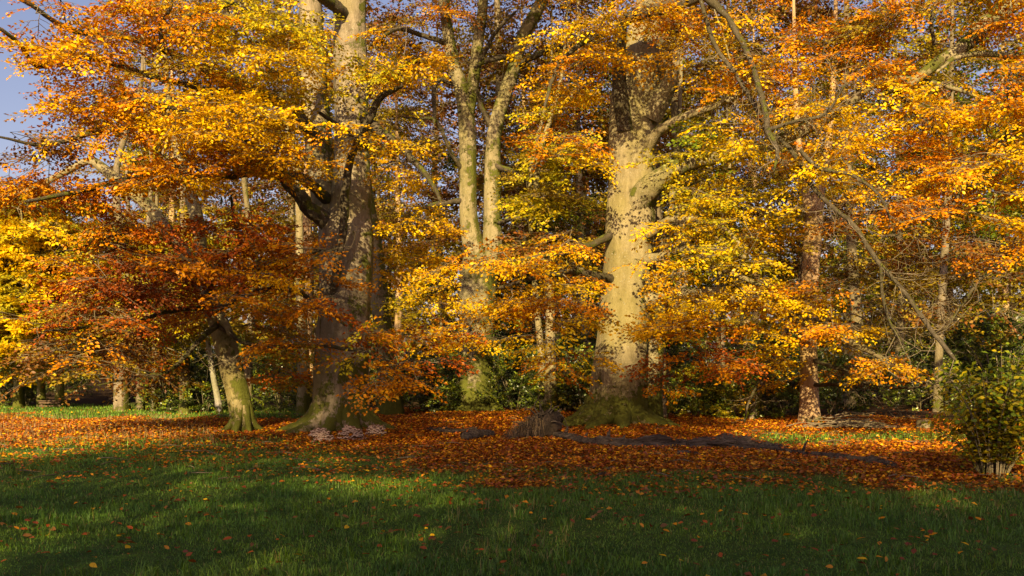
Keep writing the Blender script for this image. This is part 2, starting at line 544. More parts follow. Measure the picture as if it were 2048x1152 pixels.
# ------------------------------------------------------------------ hand-built trees
class Tree:
    def __init__(self, name, label, cat, base, mat, limb_mat=None, group=None):
        self.o = np.array((base[0], base[1], float(hgt(base[0], base[1]))))
        self.root = thing(name, label, cat, self.o, group)
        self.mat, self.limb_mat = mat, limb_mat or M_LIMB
        self.nodes, self.nrad = [], []
        self.br = Geo()
        self.bare = Geo()
        self.sp = []          # sprays: pos, yaw, pitch, scale, key
        self.leafgroups = []

    def _pts(self, pts, Y):
        """pts: (px, py, width_px[, depth])"""
        Ps, Rs = [], []
        for i, p in enumerate(pts):
            if len(p) > 3: y = p[3]
            elif isinstance(Y, tuple): y = Y[0] + (Y[1] - Y[0]) * i / (len(pts) - 1)
            else: y = Y
            Ps.append(P(p[0], p[1], y)); Rs.append(p[2] / 2 / F_PX * y)
        return np.array(Ps), np.array(Rs)

    def trunk(self, pts, Y, name='trunk', flare=0.0, lobes=5, sides=36, step=0.13, flute=0.05, mat=None, seed=0, ground=True):
        p, r = self._pts(pts, Y)
        if ground:
            p[0, 2] = self.o[2] - 0.15
        p, r = catmull(p, r, step)
        rr = np.random.default_rng(seed + 5)
        ph = rr.uniform(0, 6.3, 6)
        z0 = self.o[2]

        def mod(th, pp):
            z = pp[:, 2:3] - z0
            lob = 0.55 + 0.45 * np.cos(lobes * th + ph[0] + 0.4 * np.sin(2 * th + ph[1]))
            m = 1 + flare * np.exp(-np.maximum(z, 0) / 0.38) * lob
            m = m + flute * np.sin(4 * th + ph[2] + 0.25 * z) * (0.6 + 0.4 * np.sin(z * 0.8 + ph[3]))
            m = m + flute * 0.55 * np.sin(7 * th + ph[4] - 0.35 * z) + flute * 0.4 * np.sin(3 * z + 2 * th + ph[5])
            return m
        V, F = tube(p, r, sides, mod)
        g = Geo(); g.add(V, F)
        o = g.build(name, mat or self.mat, self.root, self.o)
        st = max(1, int(0.4 / step))
        for q, w in zip(p[::st], r[::st]):
            if q[2] - z0 > 1.2:
                self.nodes.append(q); self.nrad.append(w)
        return o

    def shoot(self, p, d, ln, r, depth):
        """bare forking twig"""
        pts = [p]; q = p.copy(); d = norm(d)
        k = 4
        for i in range(k):
            d = norm(d + rng.normal(0, 0.28, 3) + np.array((0, 0, 0.05)))
            q = q + d * ln / k
            pts.append(q.copy())
            if depth > 0 and i > 0 and random.random() < 0.85:
                sd = norm(np.cross(d, rng.normal(0, 1, 3)))
                self.shoot(q, d * 0.7 + sd * 0.8, ln * random.uniform(0.4, 0.7), r * 0.6, depth - 1)
        self.bare.add(*tube(np.array(pts), np.linspace(r, r * 0.4, k + 1), 4 if depth else 3))

    def buttress(self, dirs, r_in, reach, r0):
        for a in dirs:
            a = R(a); d = np.array((math.cos(a), math.sin(a), 0.0)); k = random.uniform(0.75, 1.25)
            sw = np.array((-d[1], d[0], 0)) * random.uniform(-0.2, 0.2)
            pts = [self.o + d * r_in * 0.55 + np.array((0, 0, 0.55)), self.o + d * r_in * 0.92 + np.array((0, 0, 0.22)), self.o + d * (r_in + reach * 0.35 * k) + sw * 0.4 + np.array((0, 0, 0.06)),
                   self.o + d * (r_in + reach * 0.75 * k) + sw + np.array((0, 0, 0.0)), self.o + d * (r_in + reach * k) + sw * 1.6 + np.array((0, 0, -0.06))]
            p, r = catmull(pts, [r0 * 1.1, r0 * 1.05, r0 * 0.7, r0 * 0.42, r0 * 0.2], 0.08)
            r = r * (1 + rng.normal(0, 0.06, len(r)))
            g = Geo(); g.add(*tube(p, r, 10)); g.build('root', self.mat, self.root, self.o)

    def limb(self, pts, Y, name='limb', sides=10, wig=0.4, mat=None, twigs=0):
        p, r = self._pts(pts, Y)
        p, r = catmull(p, r, 0.12)
        k = len(p)
        env = np.minimum(1, np.arange(k) / 4.0)[:, None]
        j = np.cumsum(rng.normal(0, 1, (k, 3)), 0)
        j = j - np.linspace(0, 1, k)[:, None] * j[-1]
        p = p + np.clip(j * 0.25, -1.5, 1.5) * (r * wig * 2)[:, None] * env
        r = r * (1 + rng.normal(0, 0.05, k))
        p = np.vstack([p, p[-1] + (p[-1] - p[-2]) * 0.5]); r = np.append(r, 0.001)
        g = Geo(); g.add(*tube(p, r, sides))
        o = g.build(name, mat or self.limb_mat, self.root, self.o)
        for i in range(twigs):
            a = random.randrange(len(p) // 6, len(p) - 1)
            d = norm(p[a] - p[a - 1]) * 0.7 + norm(rng.normal(0, 1, 3) * np.array((1, 1, 0.7)))
            self.shoot(p[a], d, random.uniform(0.4, 1.0), min(0.009, r[a] * 0.6), 2)
        for q, w in zip(p[2::3], r[2::3]):
            self.nodes.append(q); self.nrad.append(w)
        return o

    def plate(self, c, Lp, Wp, keys, dens=1.0, lateral=0.24, every=0.235, scale=1.0, drop=0.15):
        if random.random() < 0.75: keys = [random.choice(keys)]
        nd = np.array(self.nodes)
        dv = nd - c
        d2 = dv[:, 0] ** 2 + dv[:, 1] ** 2 + 1.6 * dv[:, 2] ** 2 + 4.0 * np.maximum(0, dv[:, 2] - 0.6)
        i = int(np.argmin(d2))
        root = nd[i]
        h = c[:2] - root[:2]
        dist = np.linalg.norm(c - root)
        d = norm(h) if np.linalg.norm(h) > 0.25 else norm(rng.normal(0, 1, 2))
        d = norm(d + rng.normal(0, 0.35, 2))
        d3 = np.array((d[0], d[1], -drop * random.uniform(-0.6, 2.6)))
        slope = random.gauss(0, 0.18)
        n3 = np.array((-d[1], d[0], slope))
        start = c - d3 * Lp / 2 + np.array((0, 0, 0.05)); end = c + d3 * Lp / 2
        mid = (root + start) / 2 + rng.normal(0, 0.06 * dist + 0.02, 3) + np.array((0, 0, 0.05 * dist))
        ax = np.array([root, mid, start, c, end])
        r0 = min(0.010 + 0.006 * dist, 0.05, max(0.008, self.nrad[i] * 0.8))
        pts, rad = catmull(ax, [r0, r0 * 0.85, r0 * 0.7, 0.008, 0.003], 0.25)
        self.br.add(*tube(pts, rad, 5))
        for q, w in zip(pts[1::2], rad[1::2]):
            self.nodes.append(q); self.nrad.append(w)
        s = random.choice((-1, 1))
        t = 0.0
        while t < 1.0:
            a = start + (end - start) * t + np.array((0, 0, 0.06 * Lp * (1 - (2 * t - 1) ** 2)))
            w = Wp * (0.45 + 0.55 * math.sin(math.pi * min(1, t + 0.15))) * random.uniform(0.7, 1.15)
            ang = random.uniform(0.7, 1.1)
            ld = d3 * math.cos(ang) + n3 * s * math.sin(ang) + np.array((0, 0, random.gauss(-0.12, 0.13)))
            e = a + ld * w
            self.br.add(*tube(np.array([a, (a + e) / 2 + np.array((0, 0, 0.03 * w)), e]), [0.006, 0.005, 0.002], 3))
            u = 0.15
            while u < w:
                if random.random() < dens:
                    q = a + ld * u
                    yw = math.atan2(ld[1], ld[0]) + random.choice((-1, 1)) * random.uniform(0.1, 0.7)
                    self.sp.append((q, yw, random.gauss(-0.2, 0.3), scale * random.uniform(0.8, 1.2), random.choice(keys)))
                u += every
            s = -s
            t += lateral / Lp * 0.5
        if random.random() < dens:
            self.sp.append((c, math.atan2(d[1], d[0]), -0.1, scale, random.choice(keys)))
            self.sp.append((end, math.atan2(d[1], d[0]), -0.2, scale, random.choice(keys)))

    def blob(self, cx, cy, Y, rx, ry, keys, k=None, dY=0.9, dens=1.0):
        """foliage filling a patch: layered plates of sprays round photo point cx,cy at distance Y"""
        keys = keys.split()
        if k is None: k = max(3, int(round(rx * ry / 800.0)))
        rm = rx / F_PX * Y
        for i in range(k):
            a, q = random.uniform(0, 2 * math.pi), math.sqrt(random.random())
            y = Y + random.uniform(-dY, dY)
            c = P(cx + q * math.cos(a) * rx * 0.75, cy + q * math.sin(a) * ry * 0.9, y)
            c[2] = max(c[2], 0.9)
            Lp = min(1.7, max(0.7, rm * random.uniform(0.8, 1.3)))
            self.plate(c, Lp, Lp * random.uniform(0.38, 0.6), keys, dens)

    def finish(self, leaf_len=0.073, single=0, mat=None, keep=1.0, tilt=0.5):
        mat = mat or M_LEAF
        if self.br.n:
            tag(self.br.build('small_branches', M_TWIG, self.root, self.o), kind='stuff')
        if self.bare.n:
            tag(self.bare.build('bare_twigs', M_TWIG, self.root, self.o), kind='stuff')
        if not self.sp: return
        pos = np.array([s[0] for s in self.sp]); yaw = np.array([s[1] for s in self.sp]); pit = np.array([s[2] for s in self.sp])
        scl = np.array([s[3] for s in self.sp]); keys = [s[4] for s in self.sp]
        # thin twig under every spray
        tg = Geo()
        dx = np.stack([np.cos(yaw) * np.cos(pit), np.sin(yaw) * np.cos(pit), np.sin(pit)], -1) * (0.5 * scl)[:, None]
        for q, d in zip(pos, dx):
            tg.add(*tube(np.array([q, q + d]), [0.005, 0.002], 3))
        tag(tg.build('twigs', M_TWIG, self.root, self.o), kind='stuff')
        b, a, n, ln, col = emit_sprays(pos, yaw, pit, scl, keys, leaf_len, keep, tilt)
        rest = np.ones(len(b), bool)
        if single:
            dep = b[:, 1]
            px = CX + b[:, 0] / dep * F_PX; py = HY - (b[:, 2] - CAM_H) / dep * F_PX
            face = np.abs((norm(n) * norm(b - np.array((0, 0, CAM_H)))).sum(-1))
            sc = ln / dep * (0.35 + face)
            sc[(px < 5) | (px > 2043) | (py < 5) | (py > 1147)] = 0
            idx = np.argsort(-sc)[:single]
            rest[idx] = False
            pk = list(PAL); pc = np.array([PAL[k] for k in pk])
            for i in idx:
                k = pk[int(np.argmin(((pc - col[i]) ** 2).sum(1)))]
                o = obj('leaf', leaf_part_mesh(k, mat), self.root)
                o.matrix_local = leaf_matrix(b[i] - self.o, a[i], n[i], float(ln[i]))
        V, F = leaf_quads(b[rest] - self.o, a[rest], n[rest], ln[rest], ln[rest] * rng.uniform(0.52, 0.7, rest.sum()))
        tag(obj('crown', make_mesh('crown', V, F, mat, np.repeat(col[rest], 4, 0)), self.root), kind='stuff')
        self.count = len(b)


TOTAL = 0
# ---- left giant beech
t1 = Tree('beech_tree', 'massive forked old beech with shelf fungi round its dark mossy foot', 'tree', P(680, 868, 21)[:2], M_BEECH_DARK)
t1.trunk([(680, 872, 132), (681, 840, 112), (682, 760, 108), (685, 680, 106), (690, 600, 102), (693, 520, 106), (694, 465, 112), (700, 420, 88), (704, 350, 74), (704, 260, 71), (702, 180, 69), (700, 90, 67), (700, 0, 66), (698, -200, 58), (690, -420, 40), (680, -640, 14)], 21.0, flare=0.30, lobes=6, sides=44, seed=1)
t1.trunk([(684, 500, 70), (664, 430, 66), (648, 370, 58), (636, 280, 54), (629, 180, 50), (624, 80, 45), (621, 0, 42), (612, -200, 34), (596, -480, 12)], (21.0, 22.0), name='stem', sides=24, seed=2, ground=False)
t1.buttress((195, 232, 262, 300, 338, 20), 0.62, 0.75, 0.2)
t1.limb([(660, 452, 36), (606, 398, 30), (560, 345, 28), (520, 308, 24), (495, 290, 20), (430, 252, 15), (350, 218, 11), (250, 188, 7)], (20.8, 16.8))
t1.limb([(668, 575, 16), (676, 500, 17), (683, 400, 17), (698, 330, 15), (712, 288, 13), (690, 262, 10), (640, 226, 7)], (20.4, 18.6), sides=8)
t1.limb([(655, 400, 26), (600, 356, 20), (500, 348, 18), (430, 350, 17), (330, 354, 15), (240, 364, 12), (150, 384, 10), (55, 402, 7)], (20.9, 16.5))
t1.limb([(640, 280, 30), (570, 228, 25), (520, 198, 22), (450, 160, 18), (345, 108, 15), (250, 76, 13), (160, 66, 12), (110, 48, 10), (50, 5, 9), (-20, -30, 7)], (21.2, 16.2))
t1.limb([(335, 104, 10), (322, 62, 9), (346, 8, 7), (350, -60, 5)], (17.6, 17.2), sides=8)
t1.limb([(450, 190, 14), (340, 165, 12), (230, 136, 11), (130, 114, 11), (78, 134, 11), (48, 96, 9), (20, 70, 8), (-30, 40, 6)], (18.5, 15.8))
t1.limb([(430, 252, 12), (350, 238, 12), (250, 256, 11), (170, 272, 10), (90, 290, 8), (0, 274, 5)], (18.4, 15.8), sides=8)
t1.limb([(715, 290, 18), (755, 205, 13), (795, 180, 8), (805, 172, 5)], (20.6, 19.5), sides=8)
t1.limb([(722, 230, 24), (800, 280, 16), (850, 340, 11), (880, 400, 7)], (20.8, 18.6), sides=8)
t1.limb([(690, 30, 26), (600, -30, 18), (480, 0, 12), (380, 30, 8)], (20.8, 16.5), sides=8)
for a in [(515, 150, 18, 105, 70, 'Y YG Y'), (440, 195, 17.8, 110, 60, 'Y G'), (460, 262, 17.6, 110, 55, 'Y Y G'), (560, 255, 18.6, 60, 40, 'Y G', 3),
          (340, 232, 17.2, 90, 50, 'Y G'), (250, 190, 17, 100, 60, 'G G O'), (150, 85, 17, 110, 60, 'O G'), (75, 40, 17, 50, 30, 'O', 2), (380, 55, 17.4, 110, 60, 'G O Y'), (260, 45, 17.6, 90, 45, 'O R'),
          (520, 45, 18, 120, 50, 'YG Y'), (600, 70, 19, 50, 50, 'Y G', 3), (170, 260, 17, 100, 50, 'G Y G O'), (70, 305, 17, 80, 45, 'O B'), (140, 195, 18.5, 60, 30, 'O B', 2), (330, 335, 18, 110, 40, 'G Y O'),
          (690, 268, 17.8, 50, 24, 'G Y G O', 2), (815, 300, 19.8, 55, 50, 'G Y G O'), (830, 380, 20.5, 55, 55, 'Y G'), (825, 430, 20.8, 45, 45, 'G Y'), (130, 372, 17.2, 140, 28, 'O R O'),
          (560, 325, 18, 70, 40, 'G Y G O'), (290, 352, 17.6, 60, 20, 'G Y G O'), (780, 100, 20, 70, 60, 'YG G'), (460, 330, 18, 80, 40, 'G Y O'), (590, 345, 19, 50, 40, 'G Y', 2), (350, 140, 18.4, 90, 50, 'O OG'),
          (650, 185, 18.6, 50, 16, 'Y YG', 2), (740, 120, 20, 40, 24, 'Y G', 2)]:
    t1.blob(*a)
for i in range(26):      # crown above the frame
    t1.blob(random.uniform(150, 1000), random.uniform(-520, -30), random.uniform(21.5, 25), 150, 80, 'Y G YG', k=3)
t1.finish(single=220)
TOTAL += t1.count

# ---- right giant beech
t2 = Tree('beech_tree', 'thickest pale beech with fluted bole and green mossy roots above the fallen log', 'tree', P(1228, 865, 22.3)[:2], M_BEECH)
t2.trunk([(1228, 872, 134), (1231, 840, 122), (1235, 800, 112), (1238, 740, 107), (1243, 680, 103), (1248, 600, 97), (1255, 520, 99), (1260, 450, 101), (1263, 400, 99), (1264, 340, 98), (1265, 280, 97), (1269, 220, 100), (1277, 170, 106), (1282, 130, 98), (1288, 85, 78), (1300, 30, 66), (1318, -80, 58), (1335, -250, 44), (1350, -520, 14)], 22.3, flare=0.32, lobes=5, sides=52, flute=0.06, seed=4)
t2.buttress((185, 215, 248, 280, 318, 350), 0.66, 0.9, 0.22)
t2.trunk([(1252, 260, 34), (1240, 190, 30), (1238, 130, 26), (1240, 80, 24), (1246, 42, 24), (1285, 28, 24), (1340, 12, 27), (1405, -14, 30), (1480, -60, 26), (1560, -120, 18)], (21.9, 20.2), name='stem', sides=16, step=0.1, mat=M_LIMB, seed=5, ground=False)
t2.limb([(1300, 235, 46), (1326, 190, 40), (1338, 150, 34), (1328, 118, 28), (1350, 60, 20), (1400, 20, 12)], (22.0, 21.2), sides=14, mat=M_BEECH, wig=0.1)
t2.limb([(1290, 300, 30), (1318, 262, 22), (1368, 236, 18), (1420, 216, 13), (1500, 182, 8), (1580, 150, 5)], (22.0, 20.0), mat=M_BEECH, wig=0.15)
t2.limb([(1262, 425, 56), (1290, 385, 52), (1330, 350, 42), (1380, 324, 33), (1440, 312, 29), (1540, 287, 28), (1640, 240, 26), (1700, 202, 23), (1750, 166, 18), (1800, 156, 14), (1880, 168, 10), (1970, 198, 6)], (22.2, 18.6), sides=16, mat=M_BEECH_MOSSY, wig=0.06)
t2.limb([(1780, 165, 10), (1830, 225, 11), (1870, 262, 10), (1910, 310, 9), (1960, 340, 6)], (19.0, 18.2), sides=8)
t2.limb([(1295, 470, 20), (1350, 442, 15), (1415, 446, 14), (1432, 470, 14), (1462, 500, 11), (1490, 515, 7)], (21.8, 18.8), mat=M_BEECH)
t2.limb([(1430, 450, 10), (1462, 468, 9), (1490, 505, 6)], (19.6, 19.2), sides=8, mat=M_BEECH)
t2.limb([(1295, 520, 22), (1380, 495, 16), (1420, 522, 15), (1462, 545, 12), (1520, 570, 8)], (21.8, 18.6), mat=M_BEECH)
t2.limb([(1290, 600, 28), (1400, 585, 24), (1500, 610, 22), (1590, 640, 21), (1640, 662, 20), (1690, 688, 18), (1728, 700, 13), (1790, 735, 8), (1860, 765, 5)], (21.8, 20.0), mat=M_BEECH, twigs=24)
t2.limb([(1230, 560, 20), (1150, 545, 14), (1080, 555, 10), (1000, 575, 7)], (22.0, 19.5), sides=8)
t2.limb([(1225, 470, 18), (1160, 500, 13), (1080, 515, 9), (960, 530, 6)], (22.0, 19.8), sides=8)
t2.limb([(1240, 60, 14), (1180, 80, 11), (1120, 130, 9), (1090, 210, 6)], (21.6, 19.8), sides=8)
# long drooping boughs from the arching top limb
t2.limb([(1405, -14, 20), (1445, 25, 12), (1482, 76, 13), (1500, 118, 11), (1516, 172, 12), (1530, 230, 11), (1538, 272, 12), (1556, 300, 9), (1548, 340, 5)], (20.3, 16.6), sides=9, twigs=18)
t2.limb([(1400, -6, 9), (1418, 60, 9), (1440, 105, 9), (1478, 158, 10), (1508, 214, 9), (1530, 265, 9), (1560, 282, 9), (1592, 318, 9), (1620, 372, 9), (1656, 412, 9), (1700, 450, 10), (1735, 500, 10), (1762, 535, 9), (1800, 582, 9), (1852, 645, 10), (1898, 702, 9), (1916, 726, 4)], (20.1, 16.2), sides=9, twigs=34)
t2.limb([(1762, 535, 7), (1764, 580, 7), (1778, 640, 6), (1800, 680, 5)], (16.9, 16.6), sides=7, twigs=8)
t2.limb([(1530, 262, 9), (1590, 240, 7), (1650, 225, 6), (1690, 170, 4)], (18.0, 17.5), sides=7, twigs=16)
t2.limb([(1600, 300, 9), (1640, 340, 8), (1700, 350, 7), (1760, 395, 6), (1790, 470, 4)], (17.9, 17.2), sides=7, twigs=20)
for a in [(1330, 470, 20.2, 60, 36, 'Y Y G'), (1330, 545, 20, 60, 40, 'G Y'), (1395, 420, 19.6, 80, 45, 'Y YG'), (1440, 500, 19, 90, 45, 'Y YG'), (1530, 590, 20.7, 100, 45, 'Y Y G'), (1600, 615, 21.2, 70, 36, 'Y G'),
          (1400, 580, 19.2, 80, 45, 'G Y'), (1375, 650, 19.6, 80, 50, 'G Y G O'), (1420, 720, 20, 80, 55, 'O R'), (1335, 745, 20.6, 50, 50, 'R O'), (1500, 670, 21.3, 70, 50, 'G Y G O'), (1690, 690, 22.4, 50, 40, 'G Y G O'),
          (1710, 665, 20.3, 80, 45, 'G Y O'), (1770, 720, 19.7, 70, 45, 'G Y G O'), (1535, 722, 22, 40, 26, 'G Y G O'), (1335, 640, 20.4, 35, 36, 'G Y'), (1480, 430, 19.4, 70, 40, 'YG Y'), (1540, 480, 21.3, 70, 40, 'YG G'),
          (1000, 535, 20.4, 90, 40, 'G Y G O'), (1110, 515, 20.6, 90, 35, 'G Y G O'), (880, 560, 20.6, 80, 40, 'Y G'), (840, 605, 21, 50, 40, 'YG Y'), (1110, 595, 20.4, 90, 45, 'G Y O'), (1140, 645, 20.4, 50, 40, 'Y G'),
          (1060, 690, 20, 70, 45, 'Y O'), (1135, 735, 20, 60, 40, 'G Y G O'), (940, 660, 20.2, 70, 45, 'G Y G O'), (880, 640, 20.4, 60, 40, 'O Y'), (1000, 615, 20.2, 80, 40, 'G Y'), (1165, 540, 21, 35, 26, 'G Y G O'),
          (1390, 100, 20.8, 70, 50, 'Y G'), (1290, 40, 21, 90, 40, 'G Y G O'), (1140, 80, 20.6, 90, 60, 'G Y G O'), (1150, 175, 20.6, 75, 55, 'G Y G O'), (1110, 270, 20.8, 80, 55, 'O YG'), (1170, 330, 21.2, 50, 50, 'G Y O'), (1400, 60, 20.6, 80, 50, 'G Y O'),
          (1500, 140, 19.6, 80, 55, 'G Y G O'), (1600, 95, 19.6, 90, 55, 'O OG'), (1700, 130, 19.4, 90, 50, 'G Y G O'), (1440, 160, 20, 70, 45, 'Y O'), (1420, 250, 20.4, 70, 40, 'Y YG'), (1490, 310, 19.8, 80, 40, 'YG Y'), (1570, 350, 19.4, 80, 45, 'YG Y'),
          (1560, 215, 19.6, 70, 35, 'G Y G O'), (1640, 200, 19.4, 80, 40, 'G Y G O'), (1700, 280, 18.8, 80, 45, 'Y G'), (1660, 330, 18.6, 70, 40, 'G Y O'), (1800, 260, 18.6, 80, 45, 'G Y O'), (1880, 330, 18.2, 80, 45, 'G Y O'),
          (1770, 390, 18.2, 80, 45, 'G Y G O'), (1360, 320, 21, 60, 30, 'YG'), (1440, 370, 20.2, 70, 36, 'YG Y')]:
    t2.blob(*a)
for a in [(1700, 480, 20, 90, 50, 'B OG O'), (1800, 520, 20, 80, 60, 'B OG'), (1680, 560, 20, 80, 50, 'O B'), (1830, 640, 19.6, 80, 50, 'B OG'), (1850, 450, 20, 80, 50, 'B O')]:
    t2.blob(*a, dens=0.4)
for a in [(1250, -110, 18.0, 120, 50, 'Y G', 4), (1240, -30, 19.0, 90, 36, 'Y G', 3), (1290, -190, 17.4, 110, 60, 'G Y', 4), (1255, 40, 20.0, 60, 24, 'G Y', 2)]:
    t2.blob(*a, dens=0.55)
for i in range(26):
    t2.blob(random.uniform(1000, 1750), random.uniform(-520, -30), random.uniform(22.5, 26), 150, 80, 'Y G O', k=3)
t2.finish(single=220)
TOTAL += t2.count

# ---- small leaning beech, copper crown
t3 = Tree('beech_tree', 'small leaning beech with copper red leaves and mossy bent trunk', 'tree', P(486, 868, 20.7)[:2], M_BEECH)
t3.trunk([(487, 872, 46), (484, 840, 42), (476, 790, 44), (463, 740, 44), (451, 690, 42), (439, 652, 39), (428, 625, 35), (414, 590, 31), (395, 556, 28), (365, 502, 25), (330, 456, 25), (290, 405, 25), (240, 365, 23), (200, 332, 20), (176, 322, 15), (120, 350, 13), (50, 382, 11), (-60, 402, 8)], (20.7, 21.6), flare=0.25, lobes=4, sides=26, seed=7)
t3.trunk([(412, 592, 26), (404, 520, 25), (392, 430, 26), (372, 362, 24), (352, 290, 19), (338, 210, 13), (330, 100, 8), (330, 0, 4)], (20.8, 22.0), name='stem', sides=16, seed=8, ground=False)
t3.buttress((200, 255, 310, 350), 0.22, 0.35, 0.08)
t3.limb([(432, 632, 22), (452, 650, 14), (458, 668, 8)], (20.6, 20.3), sides=10, mat=M_BEECH)
for p, y in [([(428, 622, 16), (480, 592, 12), (560, 576, 10), (640, 606, 8), (690, 650, 5)], (20.6, 18.4)), ([(414, 590, 14), (440, 530, 11), (478, 490, 9), (468, 440, 8), (462, 395, 5)], (20.6, 18.8)),
             ([(400, 565, 13), (330, 522, 11), (280, 508, 9), (235, 496, 6), (190, 520, 4)], (20.8, 18.4)), ([(424, 615, 12), (330, 620, 10), (270, 645, 8), (180, 655, 6), (90, 662, 4)], (20.6, 18.2)),
             ([(436, 648, 12), (390, 690, 10), (335, 742, 8), (270, 752, 5), (200, 770, 3)], (20.5, 18.4)), ([(430, 622, 12), (520, 560, 10), (600, 520, 8), (640, 500, 5)], (20.6, 18.8)),
             ([(440, 655, 12), (520, 690, 9), (620, 690, 8), (720, 700, 7), (820, 735, 4)], (20.5, 18.6)), ([(365, 502, 12), (310, 470, 10), (230, 470, 7), (150, 500, 4)], (20.9, 18.8))]:
    t3.limb(p, y, sides=8, twigs=8)
for a in [(300, 470, 18.8, 110, 45, 'R O'), (450, 440, 18.8, 100, 50, 'R O'), (560, 470, 19, 80, 50, 'O R'), (600, 550, 18.6, 80, 45, 'O G'), (250, 555, 18.6, 110, 50, 'R RB'), (410, 530, 18.6, 100, 45, 'R RB O'),
          (330, 640, 21.6, 100, 45, 'R O'), (520, 580, 18.5, 90, 40, 'O G'), (650, 620, 18.3, 70, 45, 'O R'), (720, 690, 18.4, 60, 40, 'O YG'), (180, 630, 18.6, 90, 45, 'B R'), (270, 705, 19.6, 80, 40, 'R O'),
          (770, 690, 18.8, 60, 40, 'O R'), (830, 745, 19, 60, 40, 'O'), (520, 650, 22.0, 80, 40, 'O OG'), (560, 690, 19.4, 80, 35, 'OG O'), (380, 585, 21.5, 80, 30, 'R O'), (640, 520, 18.8, 60, 40, 'O R'),
          (760, 760, 18.6, 40, 25, 'O YG', 3), (180, 540, 18.8, 80, 45, 'R O'), (340, 580, 19.2, 80, 30, 'O R'), (500, 520, 18.4, 90, 40, 'O R'), (860, 690, 19, 50, 40, 'O R')]:
    t3.blob(*a, dY=0.8)
for a in [(120, 690, 19, 90, 50, 'B O'), (230, 745, 19, 90, 30, 'B OG'), (560, 745, 22, 50, 25, 'R O'), (160, 720, 19.5, 110, 50, 'OG B'), (300, 765, 21.5, 70, 20, 'B OG'), (260, 690, 19.5, 100, 40, 'OG B')]:
    t3.blob(*a, dens=0.5)
t3.finish(single=220)
TOTAL += t3.count

# ---- centre twin-stemmed beech further back
t4 = Tree('beech_tree', 'twin stemmed beech behind the grove with dark mossy foot', 'tree', P(950, 832, 27)[:2], M_BEECH_MOSSY)
t4.trunk([(950, 838, 92), (949, 800, 76), (950, 740, 72), (952, 680, 70), (955, 600, 76), (957, 545, 74), (948, 500, 46), (937, 430, 35), (936, 350, 34), (935, 280, 34), (931, 225, 33), (920, 170, 28), (905, 120, 26), (895, 60, 22), (888, 0, 20), (880, -150, 14), (876, -400, 5)], 27.0, flare=0.3, lobes=5, sides=32, seed=9)
t4.buttress((190, 235, 275, 330), 0.5, 0.7, 0.16)
t4.trunk([(966, 560, 50), (983, 500, 41), (984, 420, 35), (985, 340, 33), (988, 270, 31), (1006, 200, 29), (1030, 130, 27), (1046, 72, 25), (1084, 0, 25), (1112, -90, 20), (1130, -300, 8)], (27.0, 27.4), name='stem', sides=20, seed=10, ground=False)
t4.trunk([(934, 230, 28), (942, 190, 25), (951, 130, 23), (956, 80, 22), (965, 20, 20), (972, -100, 16), (975, -300, 6)], (27.0, 26.8), name='stem', sides=16, seed=11, ground=False)
for p, y in [([(922, 335, 9), (900, 300, 8), (886, 262, 8), (870, 240, 7), (840, 238, 6), (805, 234, 3)], (26.9, 25.5)), ([(990, 446, 12), (1040, 436, 10), (1075, 446, 8), (1108, 460, 5)], (27, 25.8)),
             ([(920, 170, 12), (880, 162, 10), (868, 190, 9), (868, 245, 6)], (27, 26)), ([(1040, 110, 12), (980, 120, 10), (950, 135, 6)], (27.2, 26.4)), ([(985, 260, 14), (960, 200, 10), (955, 180, 6)], (27.2, 26.8)), ([(953, 140, 10), (985, 70, 8), (1030, 25, 5)], (26.9, 26)),
             ([(1030, 130, 14), (1120, 90, 10), (1200, 110, 6)], (27.2, 25.5)), ([(900, 90, 12), (800, 60, 9), (740, 90, 5)], (27, 25.4)), ([(990, 330, 12), (1080, 380, 9), (1160, 430, 6)], (27, 25.6)), ([(930, 400, 12), (850, 420, 9), (780, 470, 6)], (27, 25.6))]:
    t4.limb(p, y, sides=8, twigs=5)
for a in [(800, 150, 25.5, 60, 50, 'OG G'), (780, 230, 25.5, 50, 50, 'OG YG'), (1070, 370, 26, 70, 40, 'YG OG'), (1150, 420, 26, 70, 40, 'YG GR'), (850, 450, 26, 60, 40, 'G OG'), (1080, 190, 26.6, 60, 50, 'O OG'), (860, 90, 26.5, 60, 60, 'O G'),
          (1000, 60, 26.5, 60, 40, 'OG B'), (820, 500, 26, 60, 30, 'G Y'), (1100, 480, 26, 70, 30, 'OG O'), (860, 300, 26.5, 40, 40, 'OG'), (1060, 300, 26.5, 40, 40, 'OG O'), (910, 20, 26.5, 60, 30, 'O G')]:
    t4.blob(*a)
t4.finish()
TOTAL += t4.count

# ---- tree off to the right whose limbs reach in from the right edge
t15 = Tree('beech_tree', 'beech just outside the right edge, its thick lit limb slanting in at top right', 'tree', P(2330, 880, 19.3)[:2], M_BEECH)
t15.trunk([(2330, 880, 150), (2330, 800, 118), (2328, 600, 108), (2325, 300, 104), (2322, 0, 92), (2320, -300, 60), (2318, -600, 16)], 19.3, flare=0.4, sides=32, seed=14)
t15.limb([(2300, -260, 60), (2160, -130, 50), (2050, -58, 42), (1992, 4, 36), (1950, 46, 32), (1902, 94, 29), (1862, 126, 24), (1820, 160, 16), (1760, 190, 9)], (19.3, 18.6), sides=14, mat=M_BEECH_MOSSY)
t15.limb([(2300, 60, 26), (2150, 85, 20), (2048, 104, 15), (1965, 106, 12), (1905, 118, 9), (1875, 142, 6)], (19.3, 18), sides=10, mat=M_BEECH_MOSSY)
t15.limb([(2310, 180, 24), (2150, 190, 18), (2050, 250, 13), (1960, 320, 9), (1900, 420, 6)], (19.2, 17.2), sides=9)
t15.limb([(2310, 350, 22), (2180, 380, 16), (2050, 470, 11), (1960, 560, 7), (1890, 660, 4)], (19.2, 17), sides=9, twigs=18)
